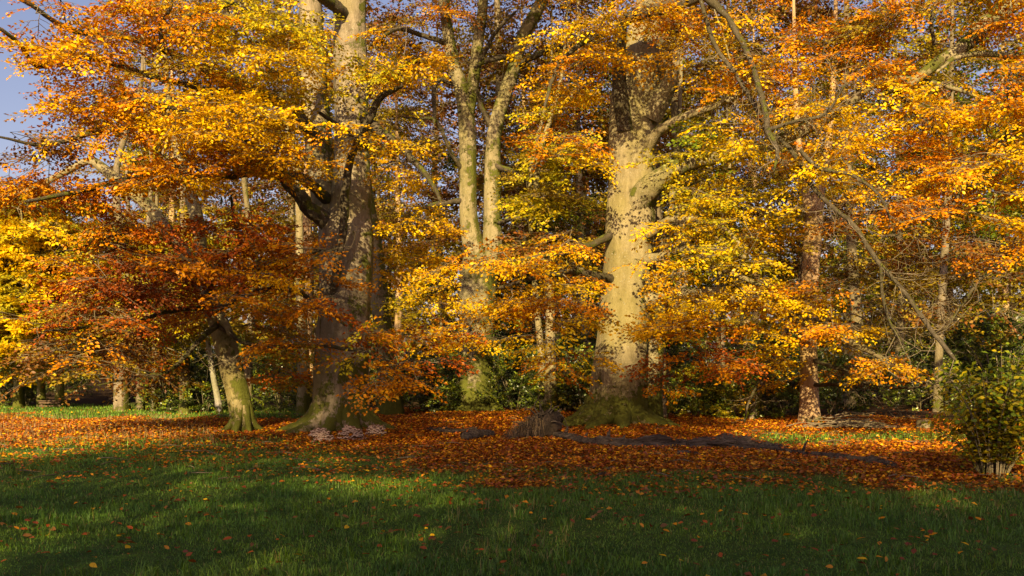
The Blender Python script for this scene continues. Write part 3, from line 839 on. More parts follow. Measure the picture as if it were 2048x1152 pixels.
t15.limb([(1870, 90, 9), (1862, 40, 8), (1880, -30, 6)], (18.8, 18.6), sides=7)
for a in [(1850, 225, 18, 90, 45, 'O G G Y'), (1950, 205, 17.8, 90, 50, 'O G G Y'), (2010, 300, 17.6, 80, 50, 'O G G Y'), (1930, 360, 17.6, 90, 45, 'G Y O'), (2010, 410, 17.5, 70, 50, 'O G G Y'), (1870, 430, 17.6, 80, 45, 'O'), (1800, 50, 18.8, 100, 45, 'OG O'),
          (1900, 20, 19, 90, 40, 'O OG'), (2010, 60, 18.6, 60, 40, 'O'), (1760, 20, 19.2, 80, 40, 'OG B'), (2020, 150, 18, 60, 40, 'G Y O'), (2100, 250, 18, 80, 80, 'O G G Y'), (2100, 450, 18, 80, 80, 'O G G Y'), (1780, 150, 18.6, 70, 40, 'O G G Y')]:
    t15.blob(*a)
for a in [(1960, 480, 17.8, 90, 50, 'B O'), (2000, 560, 18, 80, 50, 'B OG'), (1900, 540, 18, 80, 50, 'B OG'), (2020, 640, 18, 60, 50, 'B OG'), (1880, 640, 18, 80, 40, 'B OG')]:
    t15.blob(*a, dens=0.4)
for i in range(10):
    t15.blob(random.uniform(1700, 2600), random.uniform(-500, -40), random.uniform(16.5, 22), 150, 80, 'G Y O', k=3)
t15.finish()
TOTAL += t15.count

# ---- right-hand slim red-barked tree
t9 = Tree('pine_tree', 'straight slim tree with warm lit reddish bark, standing alone on the right', 'tree', P(1618, 855, 23.3)[:2], M_PINE, M_PINE)
t9.trunk([(1618, 858, 42), (1618, 820, 37), (1618, 760, 35), (1617, 700, 34), (1617, 640, 33), (1620, 560, 34), (1624, 500, 35), (1628, 450, 34), (1634, 405, 27), (1646, 350, 18), (1656, 300, 15), (1664, 200, 12), (1670, 60, 9), (1675, -200, 4)], 23.3, flare=0.3, sides=22, flute=0.03, seed=15)
t9.trunk([(1628, 450, 24), (1612, 390, 18), (1602, 330, 14), (1592, 200, 11), (1588, 40, 7), (1586, -150, 3)], (23.3, 23.6), name='stem', sides=12, seed=16, ground=False)
for p, y in [([(1612, 690, 10), (1580, 660, 8), (1540, 720, 6), (1500, 800, 5), (1488, 850, 3)], (23.2, 22)), ([(1625, 720, 10), (1680, 740, 8), (1760, 770, 7), (1830, 775, 5), (1900, 760, 3)], (23.2, 20)), ([(1625, 640, 9), (1700, 640, 7), (1780, 690, 5)], (23.2, 21)), ([(1622, 770, 8), (1700, 770, 9), (1800, 762, 9), (1900, 765, 6)], (23.2, 20.6))]:
    t9.limb(p, y, sides=7, mat=M_LIMB, twigs=18)
for a in [(1700, 420, 24, 80, 50, 'OG B'), (1560, 420, 24, 70, 50, 'OG YG'), (1620, 270, 24.5, 90, 60, 'OG G'), (1720, 560, 24, 80, 50, 'B OG'), (1760, 640, 23.5, 80, 40, 'OG B'), (1570, 780, 24, 60, 30, 'OG G'), (1720, 740, 24, 60, 30, 'O B')]:
    t9.blob(*a, dens=0.6)
t9.finish()
TOTAL += t9.count



# ------------------------------------------------------------------ other trunks near the grove
def simple_tree(name, label, cat, px, py, w, mat, path=None, crown=(), group=None, seed=0, flare=0.3, top=-100, dens=0.9, leaf=0.10):
    """one trunk that stands at ground pixel (px, py), w pixels wide; path bends it"""
    Y = GY(py)
    t = Tree(name, label, cat, P(px, py, Y)[:2], mat, mat, group)
    pts = [(px, py + 3, w * 1.1)] + (path or [(px, 720, w * 0.95), (px + random.uniform(-14, 14), 560, w * 0.7), (px + random.uniform(-30, 30), 350, w * 0.5), (px + random.uniform(-50, 50), 150, w * 0.3), (px + random.uniform(-60, 60), top, w * 0.1)])
    t.trunk(pts, Y, flare=flare, sides=18, step=0.25, flute=0.04, seed=seed)
    for a in crown:
        t.blob(a[0], a[1], Y - 1.2 + a[2], *a[3:], dens=dens)
    t.finish(leaf_len=leaf)
    return t


simple_tree('beech_tree', 'mossy yellow lit trunk just right of the fungus-ringed giant', 'tree', 782, 838, 46, M_BEECH_MOSSY, seed=21, flare=0.35,
            path=[(778, 780, 43), (770, 700, 37), (762, 620, 36), (755, 560, 36), (750, 500, 31), (742, 440, 26), (735, 380, 20), (725, 250, 14), (715, 0, 6)],
            crown=[(770, 520, -1, 50, 30, 'G Y'), (840, 540, -1, 50, 35, 'YG G')])
simple_tree('beech_tree', 'forked trunk half hidden behind the right side of the thickest beech', 'tree', 1302, 852, 44, M_BEECH_MOSSY, seed=22,
            path=[(1302, 800, 42), (1304, 740, 42), (1310, 690, 38), (1318, 650, 24), (1326, 560, 18), (1345, 400, 14), (1360, 200, 8), (1365, 0, 4)],
            crown=[(1370, 330, 0, 60, 45, 'YG GR'), (1400, 280, 0, 50, 40, 'GR YG'), (1360, 520, 0.5, 50, 40, 'YG GR')])
simple_tree('beech_tree', 'narrow sunlit trunk beside the forked one, right of the thickest beech', 'tree', 1322, 848, 22, M_WOODS, seed=23)
simple_tree('beech_tree', 'thinner and paler of the two close slim trunks behind the root plate', 'tree', 1083, 838, 16, M_BEECH, seed=24, crown=[(1070, 480, 0, 60, 40, 'OG B'), (1085, 390, 0, 70, 50, 'YG OG'), (1090, 300, 0, 70, 50, 'OG YG')])
simple_tree('beech_tree', 'wider of the two close slim trunks behind the root plate', 'tree', 1101, 842, 23, M_BEECH, seed=25, crown=[(1120, 420, 1, 70, 50, 'YG OG')])
simple_tree('ash_tree', 'thin pale straight trunk with leafy holly at its foot', 'tree', 1437, 846, 13, M_BEECH, seed=26, crown=[(1440, 380, 1, 60, 40, 'YG OG')])
simple_tree('beech_tree', 'thin dark trunk leaning right over the leaf carpet, left of the red-barked tree', 'tree', 1500, 850, 14, M_WOODS, seed=27,
            path=[(1512, 800, 14), (1535, 740, 13), (1560, 690, 12), (1590, 600, 10), (1610, 480, 6), (1620, 300, 3)])
simple_tree('pine_tree', 'tall slim dark trunk deep on the right, behind the long drooping bough', 'tree', 1876, 824, 17, M_WOODS, seed=28,
            path=[(1876, 760, 17), (1880, 660, 16), (1886, 560, 16), (1891, 480, 15), (1896, 380, 14), (1902, 200, 10), (1906, -100, 5)], crown=[(1900, 120, 1, 80, 60, 'OG B'), (1880, 330, 1, 70, 40, 'OG B')])
simple_tree('beech_tree', 'lit trunk just left of the fungus-ringed giant', 'tree', 607, 834, 25, M_BEECH, seed=29, crown=[(560, 760, 0, 50, 30, 'OG O'), (600, 700, 0, 40, 40, 'OG YG')])
simple_tree('oak_tree', 'dark trunk close behind the leaning copper beech', 'tree', 496, 828, 20, M_WOODS, seed=30, crown=[(520, 700, 0, 60, 40, 'OG DG'), (500, 560, 1, 70, 50, 'OG YG')])
simple_tree('birch_tree', 'slender white birch leaning left beside the copper beech', 'tree', 441, 832, 13, M_BIRCH, seed=31,
            path=[(436, 800, 12), (428, 760, 11), (420, 710, 10), (410, 640, 9), (396, 500, 7), (380, 300, 4)], crown=[(410, 600, 0, 60, 60, 'YG OG'), (400, 450, 0, 60, 60, 'YG OG')])
simple_tree('oak_tree', 'stout lit trunk in the wood, widest one left of the white birch', 'tree', 370, 829, 21, M_WOODS, seed=32, crown=[(370, 650, 0, 90, 50, 'OG YG'), (350, 500, 1, 90, 60, 'OG YG')])
simple_tree('oak_tree', 'slim shaded trunk between the stout lit one and the pair of brown trunks', 'tree', 309, 826, 12, M_WOODS, seed=33, crown=[(300, 700, 0, 70, 50, 'OG B'), (300, 560, 0, 80, 60, 'OG YG')])
simple_tree('oak_tree', 'right and thinner trunk of the close brown pair in the left wood', 'tree', 281, 825, 15, M_WOODS, seed=34)
simple_tree('oak_tree', 'left and wider trunk of the close brown pair in the left wood', 'tree', 243, 823, 27, M_WOODS, seed=35, crown=[(230, 640, 1, 90, 60, 'YG OG'), (240, 480, 1, 90, 60, 'YG OG')])
simple_tree('oak_tree', 'pale trunk at the right end of the wooden rail', 'tree', 119, 815, 15, M_BEECH, seed=36, path=[(119, 740, 15), (114, 640, 9), (131, 520, 5), (124, 420, 3)], crown=[(140, 620, 1, 80, 70, 'YG Y')])
simple_tree('oak_tree', 'pale trunk at the left end of the wooden rail', 'tree', 82, 814, 14, M_BEECH, seed=37, path=[(82, 740, 14), (77, 640, 8), (94, 520, 5), (87, 420, 3)], crown=[(80, 660, 0, 70, 50, 'YG Y'), (60, 540, 0, 80, 70, 'YG Y')])
simple_tree('oak_tree', 'lit trunk under golden leaves near the left edge', 'tree', 37, 813, 18, M_BEECH, seed=38, path=[(37, 740, 18), (32, 640, 11), (49, 520, 6), (42, 420, 3)],
            crown=[(20, 690, 0, 70, 45, 'Y YG'), (60, 600, 0, 90, 60, 'YG Y'), (20, 500, 0, 80, 60, 'YG Y'), (110, 520, 0, 80, 60, 'YG Y'), (40, 420, 1, 80, 50, 'YG OG'), (130, 440, 1, 80, 50, 'YG OG'), (-60, 560, 0, 80, 100, 'YG Y'), (30, 640, -1, 110, 60, 'YG Y', 14), (40, 560, 0.5, 120, 60, 'YG Y', 14), (60, 480, 1, 130, 60, 'YG Y OG', 14), (150, 560, 1, 90, 70, 'YG OG', 12), (60, 420, 2, 120, 40, 'YG OG', 8), (20, 730, 0, 80, 24, 'Y YG', 4)], leaf=0.13)


# ------------------------------------------------------------------ woodland behind: prototypes and copies
def proto_tree(name, height, r, z0, rad, keys, seed, mat, n_pl=50, leaf=0.15, dens=0.9):
    random.seed(seed)
    t = Tree(name, 'x', 'tree', (0, 0), mat, mat)
    zs = np.linspace(0, height, 9)
    pts = np.stack([np.cumsum(np.r_[0, rng.normal(0, 0.12, 8)]), np.cumsum(np.r_[0, rng.normal(0, 0.12, 8)]), zs + t.o[2] - 0.1], -1)
    rr = r * (1 - 0.93 * (zs / height) ** 1.2); rr[0] *= 1.25
    p, q = catmull(pts, rr, 0.5)
    g = Geo(); g.add(*tube(p, q, 12)); g.build('trunk', mat, t.root, t.o)
    for a, w in zip(p, q):
        if a[2] > z0: t.nodes.append(a); t.nrad.append(w)
    for i in range(n_pl):
        u = (i + random.random()) / n_pl
        z = z0 + (height - z0) * u
        R0 = rad * (0.35 + 0.65 * math.sin(math.pi * min(1, 0.25 + 0.75 * u)) ** 0.8)
        a = random.uniform(0, 2 * math.pi); q_ = R0 * math.sqrt(random.uniform(0.1, 1))
        t.plate(np.array((q_ * math.cos(a), q_ * math.sin(a), z + t.o[2])), 2.0, 1.0, keys.split(), dens, lateral=0.62, every=0.5, scale=1.9)
    t.finish(leaf_len=leaf, keep=0.85, tilt=0.6)
    return t.root


def copy_tree(root, loc, rz, s=1.0, trunk_s=1.0, label=None, group=None, cat='tree'):
    r = root.copy(); C.objects.link(r)
    r.location = loc; r.rotation_euler = (0, 0, rz); r.scale = (s, s, s)
    if label: r['label'] = label
    if group: r['group'] = group
    r['category'] = cat
    for ch in root.children:
        c = ch.copy(); C.objects.link(c); c.parent = r
        if ch.name.startswith('trunk'): c.scale = (trunk_s, trunk_s, 1)
    return r


protos = [proto_tree('woodland_tree', 19, 0.22, 3.2, 3.4, 'YG OG OG', 51, M_WOODS), proto_tree('woodland_tree', 21, 0.26, 4.5, 3.6, 'B OG B', 52, M_WOODS),
          proto_tree('woodland_tree', 17, 0.18, 2.2, 3.0, 'OG YG GR', 53, M_WOODS), proto_tree('woodland_tree', 20, 0.2, 5.5, 3.2, 'B B OG', 54, M_PINE), proto_tree('woodland_tree', 15, 0.16, 1.4, 2.8, 'OG B DG', 55, M_WOODS),
          proto_tree('woodland_tree', 17, 0.18, 3.0, 2.8, 'OG YG B', 56, M_WOODS, n_pl=26)]
random.seed(77)
spots = []
for k in range(400):
    Y = random.uniform(31, 62)
    x = random.uniform(-0.58, 0.60) * Y
    edge = np.interp(x, (-20, -6, 0, 8, 20), (35.5, 33, 30, 27.5, 27.5))
    if Y < edge: continue
    if all((x - a) ** 2 + (Y - b) ** 2 > 2.7 ** 2 for a, b in spots): spots.append((x, Y))
    if len(spots) >= 58: break
used = set()
for k, (x, Y) in enumerate(spots):
    i = random.choice((0, 1, 2, 3, 4, 1, 3))
    s = random.uniform(0.8, 1.1) * (1.0 if x / Y > -0.37 else 0.42 if x / Y < -0.43 else 0.6)
    lab, grp = 'woodland tree in the shaded wood behind the grove, trunk and crown merging with its neighbours', 'trees of the wood behind the grove'
    loc = (x, Y, float(hgt(x, Y)) - 0.02)
    copy_tree(protos[i], loc, random.uniform(0, 6.28), s, random.uniform(0.7, 1.3), lab, grp)

# trees behind the camera; their shade lies over the foreground lawn
random.seed(21)
HT = (19.0, 21.0, 17.0, 20.0, 15.0, 17.0)
for k, (x, y, h, i) in enumerate([(-18.2, -10, 14.5, 0), (-14.4, -10.5, 14.5, 2), (-11.2, -10, 13.5, 5), (-8.8, -10, 18.6, 2), (-6.0, -9.5, 13.6, 5), (-3.0, -10, 17.8, 0), (-0.9, -10.5, 15.6, 2), (1.4, -10, 13.6, 4), (4.0, -10, 12, 2), (7.0, -10.5, 11.8, 0), (10.6, -10, 12.5, 2), (14, -10, 12, 4),
                                  (-4.2, -11.2, 15.6, 0), (-1.4, -13.6, 16.6, 0), (0.9, -11.2, 14.4, 2), (-2.0, -12.5, 16.0, 2), (0.3, -12.2, 15.0, 0), (2.8, -12.5, 13.4, 2), (5.6, -12.4, 12.4, 0),
                                  (-12.6, -15, 14.5, 5), (-8.3, -13, 19.6, 2), (-3.1, -12.6, 19.4, 2), (2.6, -15, 14, 4), (5.8, -15.5, 13.8, 5)]):
    copy_tree(protos[i], (x, y, 0), k * 1.3, h / HT[i], 1.2, 'tree at the wood edge behind the viewer, shading the lawn', 'trees behind the viewer')
# the prototypes themselves stand deeper in the wood
for k, r in enumerate(protos):
    x, Y = (-22 + k * 11.5, 66 + (k % 2) * 3)
    r.location = (x, Y, 0)
    tag(r, 'woodland tree in the shaded wood behind the grove, trunk and crown merging with its neighbours', 'tree', 'trees of the wood behind the grove')

# far wood seen only as one mass
n = 26000
fx = rng.uniform(-62, 62, n); fy = rng.uniform(70, 100, n)
fz = rng.random(n) ** 1.1 * (9 + 7 * vnoise(fx, fy, 6.0, 9)) * np.where(fx / fy < -0.4, 0.6, 1.0)
cl = vnoise(fx + fz * 0.7, fz * 1.3 + fy * 0.2, 2.2, 12)
kp = (cl > 0.36) | (fz < 5)
fp = np.stack([fx, fy, fz], -1)[kp]
fk = np.array(['OG', 'B', 'YG', 'DG', 'O'])[rng.integers(0, 5, len(fp))]
fc = np.concatenate([leaf_cols((fk == k).sum(), k) for k in ('OG', 'B', 'YG', 'DG', 'O')])
fp = np.concatenate([fp[fk == k] for k in ('OG', 'B', 'YG', 'DG', 'O')])
ln = rng.uniform(0.5, 1.1, len(fp))
V, F = leaf_quads(fp, rng.normal(0, 1, fp.shape), rng.normal(0, 1, fp.shape) + np.array((0, -0.6, 0.4)), ln, ln * 0.6)
tag(obj('far_wood', make_mesh('far_wood', V, F, M_LEAF, np.repeat(fc * 0.8, 4, 0))), 'distant mass of brown and dull gold woodland foliage', 'wood', kind='stuff')


# ------------------------------------------------------------------ evergreen undergrowth
def proto_bush(name, h, rad, keys, seed, n=240, leaf=0.075, mat=None):
    random.seed(seed)
    t = Tree(name, 'x', 'bush', (0, 0), M_WOODS, M_WOODS)
    for i in range(9):
        a = i * 0.7 + random.random()
        e = np.array((rad * 0.7 * math.cos(a), rad * 0.7 * math.sin(a), h * random.uniform(0.6, 0.95) + t.o[2]))
        b = np.array((0.08 * math.cos(a), 0.08 * math.sin(a), t.o[2] - 0.05))
        m = (b + e) / 2 + np.array((0, 0, 0.15 * h))
        pts, q = catmull([b, m, e], [0.018, 0.012, 0.005], 0.2)
        g = Geo(); g.add(*tube(pts, q, 5)); g.build('stem', M_WOODS, t.root, t.o)
    for i in range(n):
        a, u = random.uniform(0, 6.28), random.random()
        z = h * (0.04 + 0.96 * u)
        q = rad * math.sqrt(random.uniform(0.15, 1)) * (1.0 - 0.55 * max(0, u - 0.35) / 0.65)
        t.sp.append((np.array((q * math.cos(a), q * math.sin(a), z + t.o[2])), a + random.gauss(0, 0.6), random.gauss(0.35, 0.4), random.uniform(0.5, 0.8), random.choice(keys.split())))
    t.finish(leaf_len=leaf, mat=mat or M_HOLLY, tilt=0.7)
    return t.root


bush_p = [proto_bush('holly_bush', 1.5, 0.95, 'DG GR DG', 61), proto_bush('holly_bush', 1.9, 1.1, 'DG DG GR', 62), proto_bush('holly_bush', 1.25, 1.0, 'GR YG DG', 63)]
lit_bushes = [(1165, 842, 2, 1.0, 'glossy holly bush filling the gap left of the thickest beech'), (1395, 846, 2, 0.95, 'bright green holly bush right of the thickest beech'), (1465, 850, 2, 0.62, 'low green bush at the right foot of the thin pale trunk'),
              (1135, 838, 0, 1.1, 'dark holly just behind the pair of slim trunks'), (640, 832, 0, 0.75, 'dark evergreen bush behind the left side of the fungus-ringed giant'), (565, 830, 1, 0.7, 'dark evergreen bush between the copper beech and the fungus-ringed giant'),
              (850, 836, 1, 0.8, 'dark evergreen bush right of the mossy yellow lit trunk'), (895, 835, 0, 0.8, 'dark evergreen bush touching the left of the twin stemmed beech'), (1030, 836, 1, 0.85, 'dark evergreen bush right of the twin stemmed beech'),
              (15, 811, 0, 0.75, 'rounded dark bush at the left edge of the far lawn'), (52, 812, 1, 0.55, 'small dark bush beside the lit trunk at far left'), (1560, 848, 0, 0.7, 'dark bush left of the red-barked tree'), (340, 826, 1, 0.8, 'dark bush left of the stout lit trunk'), (410, 829, 0, 0.9, 'dark bush left of the white birch')]
for k, (px, py, i, s, lab) in enumerate(lit_bushes):
    Y = GY(py) + 0.5
    x = (px - CX) / F_PX * Y
    copy_tree(bush_p[i], (x, Y, float(hgt(x, Y))), k * 2.1, s, 1, lab, 'evergreen bushes at the wood edge', 'bush')
random.seed(5)
for k in range(70):
    Y = random.uniform(27.5, 46)
    x = random.uniform(-0.56, 0.58) * Y
    edge = np.interp(x, (-20, -6, 0, 8, 20), (36, 34, 31, 27.5, 27))
    if Y < edge: continue
    copy_tree(bush_p[random.choice((0, 1, 1))], (x, Y, float(hgt(x, Y))), random.uniform(0, 6), random.uniform(0.8, 1.5), 1, 'dark undergrowth bush in the shade of the wood', 'undergrowth in the wood', 'bush')
for k, r in enumerate(bush_p):
    r.location = (-8 + 7 * k, 40, 0)
    tag(r, 'dark undergrowth bush in the shade of the wood', 'bush', 'undergrowth in the wood')

# ------------------------------------------------------------------ broad-leaved shrub at the right edge
random.seed(9)
sh = Tree('shrub', 'leafy green and yellow shrub at the right edge, in front of the fallen logs', 'shrub', P(1985, 950, GY(950))[:2], M_WOODS, M_WOODS)
shY = GY(950)
leafb, leafa, leafn, leafl, leafk = [], [], [], [], []
for i in range(80):
    a = random.uniform(0, 2 * math.pi); spread = random.uniform(0.15, 0.95) * (1.0 if i > 6 else 0.4)
    hh = random.uniform(0.7, 1.5) * (1.2 - 0.35 * spread)
    b = sh.o + np.array((0.14 * math.cos(a), 0.14 * math.sin(a), -0.05))
    e = sh.o + np.array((spread * math.cos(a) * 1.05, spread * math.sin(a) * 0.9, hh))
    if i == 0: e = sh.o + np.array((0.1, -0.05, 1.78))
    if i == 1: e = sh.o + np.array((0.32, -0.1, 1.62))
    m = (b + e) / 2 + np.array((-0.1 * math.cos(a), -0.1 * math.sin(a), 0.12 * hh))
    pts, q = catmull([b, m, e], [0.012, 0.008, 0.003], 0.09)
    g = Geo(); g.add(*tube(pts, q, 5)); g.build('stem', M_WOODS, sh.root, sh.o)
    sgn = 1
    for j in range(3, len(pts)):
        for rep in range(5):
            d = norm(pts[j] - pts[j - 1])
            sd = norm(np.cross(d, rng.normal(0, 1, 3)))
            ax = norm(sd * 1.0 + d * 0.35 + np.array((0, 0, -0.15)))
            off = sd * random.uniform(0.0, 0.16)
            leafb.append(pts[j] + off + rng.normal(0, 0.015, 3)); leafa.append(ax); leafn.append(np.array((0, -0.3, 0.9)) + rng.normal(0, 0.45, 3))
            leafl.append(random.uniform(0.065, 0.11))
            hz = (pts[j][2] - sh.o[2]) / 1.7
            leafk.append(random.choice(('GR', 'GR', 'YG') if hz > 0.72 else ('GR', 'YG', 'OG', 'YG', 'GR') if hz > 0.4 else ('OG', 'GR', 'YG', 'OG')))
leafb, leafa, leafn, leafl = map(np.array, (leafb, leafa, leafn, leafl))
order = np.argsort(leafb[:, 1])
vis = [i for i in order if (leafb[i, 0] / leafb[i, 1]) < 0.512]
single = vis[:300]
for i in single:
    o = obj('leaf', leaf_part_mesh(leafk[i], M_SHRUB), sh.root)
    o.matrix_local = leaf_matrix(leafb[i] - sh.o, leafa[i], leafn[i], float(leafl[i]))
ss = set(single)
rest = np.array([i for i in range(len(leafb)) if i not in ss])
V, F = leaf_quads(leafb[rest] - sh.o, leafa[rest], leafn[rest], leafl[rest], leafl[rest] * 0.56)
cc = np.array([leaf_cols(1, leafk[i])[0] for i in rest])
tag(obj('crown', make_mesh('crown', V, F, M_SHRUB, np.repeat(cc, 4, 0)), sh.root), kind='stuff')


# ------------------------------------------------------------------ dead wood
def gpt(px, py, dz=0.0):
    Y = GY(py); x = (px - CX) / F_PX * Y
    return np.array((x, Y, float(hgt(x, Y)) + dz))


def log(name, label, cat, pts, mat, sides=14, rough=0.16, end_mat=None, seed=0):
    """pts: (px, py of the ground line, radius, lift)"""
    c = np.array([gpt(p[0], p[1], p[2] * p[3]) for p in pts]); r = np.array([p[2] for p in pts]) * 0.85
    o0 = c[0].copy(); o0[2] = hgt(o0[0], o0[1])
    root = thing(name, label, cat, o0)
    p, q = catmull(c, r, 0.035)
    rr = np.random.default_rng(seed); ph = rr.uniform(0, 6.3, 5)
    sl = np.arange(len(q)) * 0.035
    q = q * (1 + 0.12 * np.sin(sl * 7 + ph[0]) + 0.09 * np.sin(sl * 17 + ph[4]) + rr.normal(0, 0.02, len(q)))
    ridge = rr.normal(0, 1, sides) * 0.5 + np.roll(rr.normal(0, 1, sides), 1) * 0.5
    chunk = rr.normal(0, 1, (len(q) // 9 + 2, sides // 3 + 1)).repeat(9, 0).repeat(3, 1)[:len(q), :sides]

    def mod(th, pp):
        s = np.arange(len(pp))[:, None] * 0.6
        return 1 + rough * 0.45 * ridge[None, :] + rough * 0.45 * chunk + rough * np.sin(3 * th + ph[1] + 0.06 * s) + rough * 0.7 * np.sin(5 * th + ph[2] - 0.1 * s) + rough * 0.5 * np.sin(0.4 * s + 2 * th + ph[3]) + rr.normal(0, rough * 0.25, (len(pp), len(th[0])))
    g = Geo(); g.add(*tube(p, q, sides, mod)); g.build('bole', mat, root, o0)
    nl = int(len(p) * 0.9)
    ii = rng.integers(0, len(p), nl); aa = rng.uniform(0.5, 2.6, nl)
    cb = p[ii] + np.stack([0 * aa, -np.cos(aa) * q[ii] * 0.9, np.sin(aa) * q[ii] * 1.12 + 0.012], -1) - o0
    cln = 0.06 * rng.uniform(0.7, 1.3, nl)
    cv, cf = leaf_quads(cb, np.stack([rng.normal(0, 1, nl), rng.normal(0, 1, nl), rng.normal(0, 0.2, nl)], -1), np.stack([rng.normal(0, 0.4, nl), -0.4 + rng.normal(0, 0.4, nl), np.ones(nl)], -1), cln, cln * 0.6)
    tag(obj('caught_leaves', make_mesh('caught_leaves', cv, cf, M_LITTER, np.repeat(leaf_cols(nl, 'R'), 4, 0)), root), kind='stuff')
    for e, s in ((0, 1), (-1, -1)):
        d = norm(p[1] - p[0]) if e == 0 else norm(p[-1] - p[-2])
        sg = -1 if e == 0 else 1
        k = np.array([p[e] - d * 0.02 * sg, p[e], p[e] + d * sg * 0.015, p[e] + d * sg * 0.018])
        g = Geo(); g.add(*tube(k, [q[e] * 0.9, q[e] * 0.95, q[e] * 0.7, 0.002], sides)); g.build('broken_end', end_mat or M_LOG_PALE, root, o0)
    return root, o0, p, q


r_, o0, p, q = log('fallen_log', 'dark rotten fallen trunk lying right of the root plate, below the thickest beech', 'log', [(1112, 884, 0.13, 0.6), (1165, 893, 0.13, 0.5), (1225, 898, 0.12, 0.55), (1270, 897, 0.13, 0.6), (1318, 896, 0.14, 0.6), (1372, 896, 0.11, 0.55)], M_LOG, sides=26, seed=1)
for k, (i, hgt_) in enumerate(((10, 0.12), (30, 0.1), (44, 0.16), (52, 0.1))):
    i = min(i, len(p) - 2)
    g = Geo(); g.add(*tube(np.array([p[i], p[i] + np.array((0.03, -0.02, hgt_)), p[i] + np.array((0.06, -0.03, hgt_ * 1.7))]), [0.05, 0.035, 0.008], 7)); g.build('branch_stub', M_LOG, r_, o0)
r_, o0, p, q = log('fallen_log', 'humped weathered log with split grey grain, right of the dark rotten trunk', 'log', [(1376, 897, 0.09, 0.6), (1410, 897, 0.11, 0.75), (1450, 897, 0.15, 0.7), (1490, 899, 0.13, 0.6), (1530, 903, 0.13, 0.5), (1572, 908, 0.09, 0.4)], M_LOG_PALE, sides=30, rough=0.2, seed=2)
for k in range(5):
    a = p[8 + k * 5] + np.array((0, -0.12, 0.02 + 0.02 * (k % 3)))
    b = a + np.array((0.55, -0.04, -0.05))
    g = Geo(); g.add(*tube(np.array([a, (a + b) / 2 + np.array((0, -0.03, 0.02)), b]), [0.02, 0.03, 0.006], 6)); g.build('split_grain', M_LOG_PALE, r_, o0)
r_, o0, p, q = log('fallen_log', 'long thin dark log slanting towards the green shrub', 'log', [(1560, 908, 0.07, 0.5), (1640, 918, 0.075, 0.6), (1700, 926, 0.08, 0.6), (1750, 932, 0.075, 0.6), (1790, 937, 0.07, 0.6)], M_LOG, sides=10, seed=3)
g = Geo(); g.add(*tube(np.array([p[14], p[14] + np.array((0.05, 0, 0.16)), p[14] + np.array((0.11, 0, 0.26))]), [0.03, 0.02, 0.005], 6)); g.build('branch_stub', M_LOG, r_, o0)
log('fallen_log', 'short grey log with a hollow end, left of the root plate', 'log', [(930, 885, 0.13, 0.75), (955, 882, 0.13, 0.75), (985, 880, 0.11, 0.7)], M_LOG_PALE, rough=0.1, seed=4)
log('fallen_log', 'low half buried dark log behind the short grey one', 'log', [(860, 869, 0.09, 0.4), (900, 873, 0.11, 0.4), (950, 871, 0.10, 0.4)], M_LOG, seed=5)
log('dead_branch', 'black chunk of dead wood on the leaves below the fallen trunks', 'dead wood', [(1355, 909, 0.05, 0.7), (1385, 910, 0.06, 0.7), (1402, 914, 0.035, 0.6)], M_LOG, seed=6)
log('dead_branch', 'small bleached piece of wood at the grass edge in the centre', 'dead wood', [(1195, 948, 0.03, 0.7), (1212, 949, 0.04, 0.7), (1222, 951, 0.02, 0.6)], M_LOG_PALE, seed=7)

# uprooted stump with hanging dry grass
rb = gpt(1085, 884)
root = thing('uprooted_stump', 'uprooted stump with dark soil, tangled roots and hanging straw grass', 'stump', rb)
nu, nv = 26, 14
th = np.linspace(0, 2 * math.pi, nu, endpoint=False); ph_ = np.linspace(0.02, math.pi - 0.02, nv)
T, PH = np.meshgrid(th, ph_)
rr = 1 + 0.16 * np.sin(5 * T + 2 * PH) + 0.12 * np.sin(9 * T - 4 * PH + 1) + rng.normal(0, 0.06, T.shape)
V = np.stack([0.34 * rr * np.sin(PH) * np.cos(T), 0.22 * rr * np.sin(PH) * np.sin(T), 0.2 + 0.27 * rr * np.cos(PH) + 0.12 * rr * np.sin(PH) * np.cos(T)], -1).reshape(-1, 3)
i, j = np.meshgrid(np.arange(nv - 1), np.arange(nu), indexing='ij'); j2 = (j + 1) % nu
F = np.stack([i * nu + j, (i + 1) * nu + j, (i + 1) * nu + j2, i * nu + j2], -1).reshape(-1, 4)
obj('root_plate', make_mesh('root_plate', V, F, M_SOIL, smooth=True), root)
for k in range(22):
    a = random.uniform(-0.4, 3.6); el = random.uniform(-0.2, 1.2)
    d = np.array((math.cos(a) * math.cos(el), -abs(math.sin(a)) * math.cos(el) * 0.8, math.sin(el)))
    s = np.array((0, 0, 0.3)) + d * 0.2
    pts = [s, s + d * 0.18 + rng.normal(0, 0.03, 3), s + d * 0.28 + rng.normal(0, 0.07, 3) - np.array((0, 0, 0.04))]
    p, q = catmull(pts, [0.022, 0.014, 0.004], 0.06)
    g = Geo(); g.add(*tube(p, q, 5)); g.build('root', M_LOG, root)
nb = 520
a = rng.uniform(0.0, 1.0, nb)
bx = -0.08 - 0.5 * a + rng.normal(0, 0.05, nb); by = rng.uniform(-0.32, 0.12, nb); bz = np.clip(0.40 - 0.36 * a + rng.normal(0, 0.06, nb), 0.04, 0.65)
lng = rng.uniform(0.10, 0.38, nb)
dx = rng.normal(-0.25, 0.38, nb); dy = rng.normal(-0.3, 0.25, nb)
B0 = np.stack([bx, by, bz], -1)
B1 = B0 + np.stack([dx * 0.5, dy * 0.5, 0.10 + 0 * dx], -1) * lng[:, None]
B2 = B0 + np.stack([dx, dy, -0.85 + 0 * dx], -1) * lng[:, None]
B2[:, 2] = np.maximum(B2[:, 2], 0.01)
wv = np.array((0.0045, 0.002, 0))
